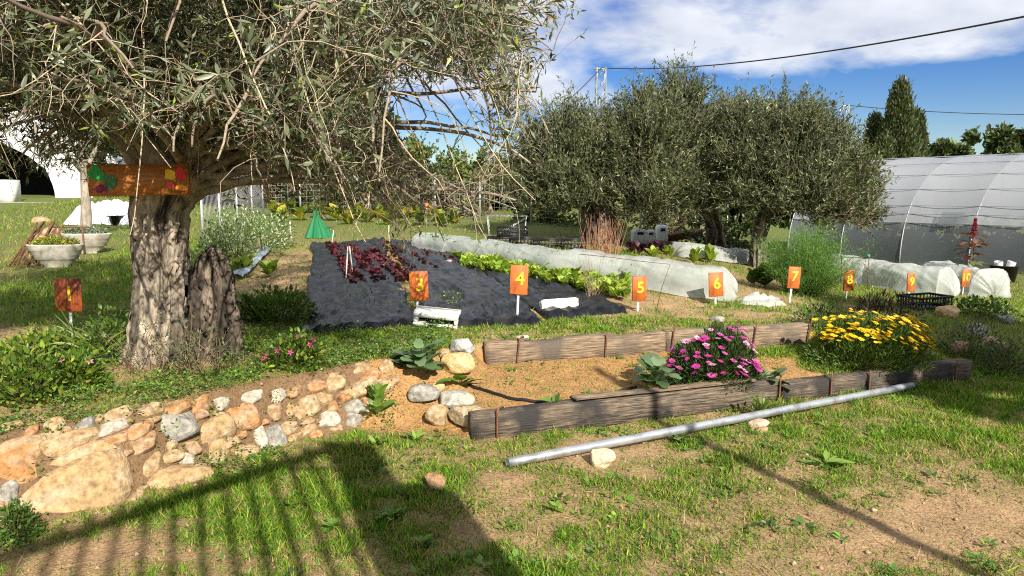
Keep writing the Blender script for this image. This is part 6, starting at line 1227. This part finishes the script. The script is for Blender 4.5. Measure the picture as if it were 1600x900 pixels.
# ------------------------------------------------------------------ fences, stakes, net, far clutter
def fence(pts, hpx, label, nwire, vstep, seed, mat=M_zinc):
    B = [ground_hit(*q) for q in pts]; t = thing('wire_fence', B[0], label, 'fence'); H_ = hpx
    for b in B: part('post', MB().tube(np.array([b - [0, 0, .1], b + [0, 0, H_]]), 0.022, 8), mat, t)
    m = MB()
    for a, b in zip(B[:-1], B[1:]):
        for k in range(nwire): z = 0.06 + (H_ - 0.1) * k / (nwire - 1); m.tube(np.array([a + [0, 0, z], b + [0, 0, z]]), 0.0035, 3)
        n = int(np.linalg.norm(b - a) / vstep)
        for k in range(1, n): q = a + (b - a) * k / n; m.tube(np.array([q, q + [0, 0, H_ - 0.04]]), 0.003, 3)
    part('wire_mesh', m, M_zinc, t, kind='stuff'); return t
fence([(318, 388), (345, 374), (372, 362), (395, 350), (412, 342)], 1.05, 'galvanised wire mesh fence behind the hollow stump', 8, 0.09, 1)
fence([(412, 342), (470, 338), (540, 336), (610, 337), (680, 340), (750, 345), (830, 352), (905, 358)], 1.0, 'wire fence along the back of the vegetable field', 7, 0.16, 2)
fence([(1000, 366), (1050, 372), (1090, 378), (1135, 384)], 1.3, 'thin wire fence behind the white boxes', 5, 0.4, 3)
for i, (px, py, h, lean, lab) in enumerate([(412, 335, 36, 0, 'thick white post where the two wire fences meet'), (455, 372, 26, -.02, 'short white stake at the path end'), (576, 345, 42, 0.02, 'tall white stake behind the green net'), (540, 440, 55, 0.05, 'pale cane standing left among the red seedlings'), (553, 436, 52, -.06, 'pale cane standing right among the red seedlings'), (608, 378, 26, 0, 'white stake at the back of the black sheets'), (518, 382, 22, .1, 'leaning pale stake near the green net')]):
    p = ground_hit(px, py); H_ = h * p[1] / FPX; solo('stake', MB().tube(np.array([p - [0, 0, .05], p + [lean * H_, 0, H_ * 0.5], p + [lean * H_ * 1.8, 0, H_]]), 0.014 if i < 3 else 0.009, 7, (0.62, 0.58, 0.5)), M_attr, tuple(p), lab, 'stake')
p = ground_hit(667, 350); t = thing('capped_stake', p, 'thin stake with an orange cap at the back of the field', 'stake'); part('stake', MB().tube(np.array([p, p + [0, 0, 0.42]]), 0.012, 6, (0.5, 0.5, 0.48)), M_attr, t); part('cap', MB().tube(np.array([p + [0, 0, .421], p + [0, 0, 0.5]]), [0.06, 0.04], 10, (0.72, 0.2, 0.04)), M_attr, t)
p = ground_hit(494, 371); s = p[1] / FPX; prof = [(0.30, 0), (0.24, 0.12), (0.16, 0.28), (0.08, 0.42), (0.05, 0.5), (0.06, 0.58), (0.001, 0.6)]; pr = np.array(prof) * np.array([19 * s / 0.3, 42 * s / 0.6]); k = 40; a = np.arange(k) * 6.2832 / k; fold = 1 + 0.22 * np.sin(a * 5 + 1) + 0.14 * np.sin(a * 11) + 0.25 * np.cos(a)
V = np.stack([pr[:, :1] * fold * np.cos(a), pr[:, :1] * fold * np.sin(a), pr[:, 1:] + 0 * a], -1).reshape(-1, 3) + p; i = np.arange(len(prof) - 1)[:, None] * k; j = np.arange(k)[None]; solo('green_net', MB().add(V, np.stack([i + j, i + (j + 1) % k, i + k + (j + 1) % k, i + k + j], -1).reshape(-1, 4), (0.02, 0.22, 0.08)), M_net, tuple(p), 'green netting draped in a cone at the back of the field', 'net')
# blue grey plastic strip
Q = [ground_hit(*q) for q in [(362, 432), (380, 440), (425, 392), (412, 388)]]; u = np.linspace(0, 1, 8)[None, :, None]; v = np.linspace(0, 1, 40)[:, None, None]; G = (Q[0] * (1 - u) + Q[1] * u) * (1 - v) + (Q[3] * (1 - u) + Q[2] * u) * v; G[..., 2] = terrain(G[..., 0], G[..., 1]) + 0.03 + 0.07 * fbm(G * 3, 3, 5); solo('plastic_strip', MB().grid(G), plain('blue_grey_film', (0.28, 0.33, 0.42), 0.35), tuple(Q[0]), 'crumpled blue grey plastic strip beside the yellow green crop', 'plastic sheet', smooth=True)
# white boxes, wooden barrow
for i, (px, py, w, h, lab) in enumerate([(1005, 383, 24, 22, 'white plastic container left of three under the olives'), (1022, 382, 16, 20, 'white plastic container in the middle of three under the olives'), (1040, 381, 18, 27, 'tallest white plastic container right of three under the olives')]):
    p = ground_hit(px, py); p = p + np.array([0, 0.5, 0]); s = p[1] / FPX; t = thing('white_container', p, lab, 'container', 'white containers under the olives'); W_, H_ = w * s, h * s
    V, F = ICO2; V = V / (np.abs(V) ** 9).sum(1, keepdims=True) ** (1 / 9); link('body', MB().add(V * np.array([W_ / 2, W_ / 2, H_ / 2]) + np.array([0, 0, H_ / 2]), F).mesh('body', M_white, smooth=False), t)
    link('handle', MB().box((-W_ * 0.2, -W_ * 0.53, H_ * 0.66), (W_ * 0.2, -W_ * 0.501, H_ * 0.84)).mesh('handle', M_black), t); link('lid', MB().tube(np.array([[0, 0, H_ * 0.98], [0, 0, H_ * 1.06]]), W_ * 0.2, 12).mesh('lid', M_zinc), t)
p = ground_hit(1070, 384); s = p[1] / FPX; t = thing('wheelbarrow', p, 'old wooden barrow tipped up under the olives', 'wheelbarrow', rz=0.2); W_ = 50 * s
m = MB().add(np.array([[-.5, -.25, .16], [.4, -.25, .30], [.4, .25, .30], [-.5, .25, .16], [-.62, -.32, .36], [.5, -.32, .52], [.5, .32, .52], [-.62, .32, .36]]) * W_, np.array([[0, 1, 2, 3], [0, 4, 5, 1], [1, 5, 6, 2], [2, 6, 7, 3], [3, 7, 4, 0]])); link('tray', m.mesh('tray', plain('brown_board', (0.16, 0.09, 0.05), 0.8)), t)
for y_ in (-.22, .22): link('handle', MB().tube(np.array([[-.75, y_, .02], [.9, y_ * 1.2, .62]]) * W_, 0.02, 6).mesh('handle', M_woodL), t); link('leg', MB().tube(np.array([[.35, y_, .0], [.35, y_, .31]]) * W_, 0.018, 6).mesh('leg', M_white), t)
a = np.arange(17) * 6.2832 / 16; link('wheel', MB().tube(np.stack([-.72 * W_ + .14 * W_ * np.cos(a), 0 * a, .14 * W_ + .14 * W_ * np.sin(a)], -1), 0.025, 6).mesh('wheel', M_black), t)
# white metal stand
p = ground_hit(800, 382); p = p + np.array([-0.1, 0.9, 0]); s = p[1] / FPX; t = thing('metal_stand', p, 'white metal folding stand behind the black crates', 'stand')
for sx in (-1, 1):
    for sy in (-1, 1): part('leg', MB().tube(np.array([p + [sx * 26 * s, sy * .3, -.05], p + [sx * 30 * s, sy * .3, 40 * s]]), 0.009, 6), M_zinc, t)
    part('brace', MB().tube(np.array([p + [-26 * s, sx * .27, 0.05], p + [28 * s, sx * .27, 36 * s]]), 0.007, 6), M_zinc, t)
    part('top_rail', MB().tube(np.array([p + [-32 * s, sx * .3, 40 * s], p + [32 * s, sx * .3, 40 * s]]), 0.009, 6), M_zinc, t)

# ------------------------------------------------------------------ pylons and cables
def pylon(px, top, depth, wpx, label, group='lattice pylons'):
    s = depth / FPX; x = (px - 800) * s; zt = at(px, top, depth)[2]; zb = gz(x, depth); w = wpx * s / 2; t = thing('lattice_pylon', (x, depth, zb), label, 'pylon', group); n = 14; z = np.linspace(zb, zt, n); ww = w * (1 + 0.5 * (zt - z) / (zt - zb))
    for sx in (-1, 1):
        for sy in (-1, 1): part('leg', MB().tube(np.stack([x + sx * ww, depth + sy * ww, z], -1), 0.035, 4), M_zinc, t)
    m = MB()
    for i in range(n - 1):
        for q in range(4):
            cs = [(-1, -1), (1, -1), (1, 1), (-1, 1)]; c0, c1 = cs[q], cs[(q + 1) % 4]
            if i % 2: c0, c1 = c1, c0
            m.tube(np.array([[x + c0[0] * ww[i], depth + c0[1] * ww[i], z[i]], [x + c1[0] * ww[i + 1], depth + c1[1] * ww[i + 1], z[i + 1]]]), 0.022, 4)
    part('lattice', m, M_zinc, t); part('crossarm', MB().box((x - w * 1.6, depth - 0.05, zt - 0.1), (x + w * 1.6, depth + 0.05, zt)), M_zinc, t); return np.array([x, depth, zt])
p1 = pylon(935, 106, 46, 13, 'lattice pylon rising behind the large dark olive'); p2 = pylon(1308, 164, 60, 9, 'smaller lattice pylon behind the right hand olive')
M_cable = plain('cable', (0.03, 0.022, 0.025), 0.6)
def cable(a, b, sag, r, label):
    t = np.linspace(0, 1, 40)[:, None]; P = np.asarray(a) * (1 - t) + np.asarray(b) * t; P[:, 2] -= sag * 4 * (t * (1 - t))[:, 0]; solo('cable', MB().tube(P, r, 6), M_cable, tuple(P[0]), label, 'cable', 'overhead cables', smooth=True)
c1 = at(1600, 26, 20); c1[2] += 0.48; dv = c1 - p1; cable(p1, p1 + dv * 1.25, 0.75, 0.028, 'dark overhead cable sweeping from the left pylon to the upper right')
c2 = at(1600, 172, 55); dv = c2 - p2; cable(p2, p2 + dv * 1.5, 0.35, 0.03, 'thin overhead cable running right from the small pylon past the cypresses')
cable(p1, at(800, 215, 40), 0.4, 0.025, 'overhead cable dropping left from the left pylon'); cable(p2, at(1210, 215, 58), 0.3, 0.025, 'overhead cable dropping left from the small pylon')

# ------------------------------------------------------------------ balcony and lamp post behind the viewer (they throw the shadows on the lawn)
tanE = math.tan(SUN_EL); sh = np.array([S_TO[0], S_TO[1]]) / math.cos(SUN_EL)
def lift(px, py, z):
    """point at height z whose shadow falls on this spot of the ground"""
    g_ = ground_hit(px, py); k = (z - g_[2]) / tanE; return np.array([g_[0] + sh[0] * k, g_[1] + sh[1] * k, z])
ZR = 4.6; e0 = lift(530, 697, ZR); e1 = lift(40, 862, ZR); rd = norm(e0[:2] - e1[:2]); e1 = np.array([*(e0[:2] - rd * 5.0), ZR])
rl = thing('balcony_railing', (e1[0], e1[1], ZR - 1.6), 'iron balcony railing with pointed bars behind the viewer', 'railing')
part('top_rail', MB().tube(np.array([e1, e0]), 0.05, 8), M_iron, rl); part('bottom_rail', MB().tube(np.array([e1 - [0, 0, 1.45], e0 - [0, 0, 1.45]]), 0.02, 6), M_iron, rl)
for k in range(33):
    q = e0 - np.array([rd[0], rd[1], 0]) * (0.10 + k * 0.15); part('baluster', MB().tube(np.array([q - [0, 0, 1.6], q + [0, 0, 0.03], q + [0, 0, 0.11]]), [0.02, 0.02, 0.028], 6), M_iron, rl)
part('brace', MB().tube(np.array([e0 - [0, 0, 0.30], e0 - [rd[0] * 0.42, rd[1] * 0.42, 0.06]]), 0.02, 6), M_iron, rl)
pn = np.array([rd[1], -rd[0]])
def lift_plane(px, py):
    g_ = ground_hit(px, py); k = np.dot(e0[:2] - g_[:2], pn) / np.dot(sh, pn); return np.array([g_[0] + sh[0] * k, g_[1] + sh[1] * k, g_[2] + k * tanE])
pol = [lift_plane(*q) for q in [(517, 706), (548, 690), (575, 697), (612, 757), (650, 758), (692, 765), (745, 830), (795, 897)]]  # outline traced back from the wanted shadow; slab added only to cast it
pol += [pol[-1] - [0, 0, 1.2] + np.array([rd[0], rd[1], 0]) * 0.3]; low = [lift_plane(*q) for q in [(588, 897), (560, 845), (545, 795)]]; pol += [np.array([low[0][0], low[0][1], pol[-1][2]])] + low
pol = np.array(pol); c_ = pol.mean(0); n = len(pol); off = np.array([*pn, 0]) * 0.08; V = np.concatenate([pol, pol + off]); F = [np.array([[i, (i + 1) % n, n + (i + 1) % n, n + i] for i in range(n)]), np.arange(n)[::-1][None], (n + np.arange(n))[None]]
pz = pol[:, 2].min(); solo('shadow_caster_slab', MB().add(V, F), M_concrete, (c_[0], c_[1], pz), 'rough rendered pillar at the end of the balcony railing behind the viewer', 'pillar')
sb = np.array([e1[:2] - pn * 0.1 - rd * 0.5, e0[:2] - pn * 0.1 + rd * 1.0, e0[:2] + pn * 2.2 + rd * 1.0, e1[:2] + pn * 2.2 - rd * 0.5]); zb = min(ZR - 1.6, pz) - 0.001
bs = thing('balcony', (*sb[0], 0), 'concrete balcony on columns behind the viewer', 'balcony'); V = np.concatenate([np.c_[sb, np.full(4, zb - 0.18)], np.c_[sb, np.full(4, zb)]]); part('slab', MB().add(V, np.array([[3, 2, 1, 0], [4, 5, 6, 7], [0, 1, 5, 4], [1, 2, 6, 5], [2, 3, 7, 6], [3, 0, 4, 7]])), M_concrete, bs)
for q in (e1[:2] + pn * 1.9, e0[:2] + pn * 1.9 + rd * 0.6): part('column', MB().box((q[0] - .12, q[1] - .12, -0.1), (q[0] + .12, q[1] + .12, zb - 0.181)), M_concrete, bs)
g_ = ground_hit(1515, 893); b = np.array([g_[0] + sh[0] * 4.5, g_[1] + sh[1] * 4.5, 0]); solo('lamp_post', MB().tube(np.array([b - [0, 0, .1], b + [0, 0, 5.5]]), [0.05, 0.04], 10), M_zinc, tuple(b), 'slim metal pole behind the viewer on the right', 'pole')
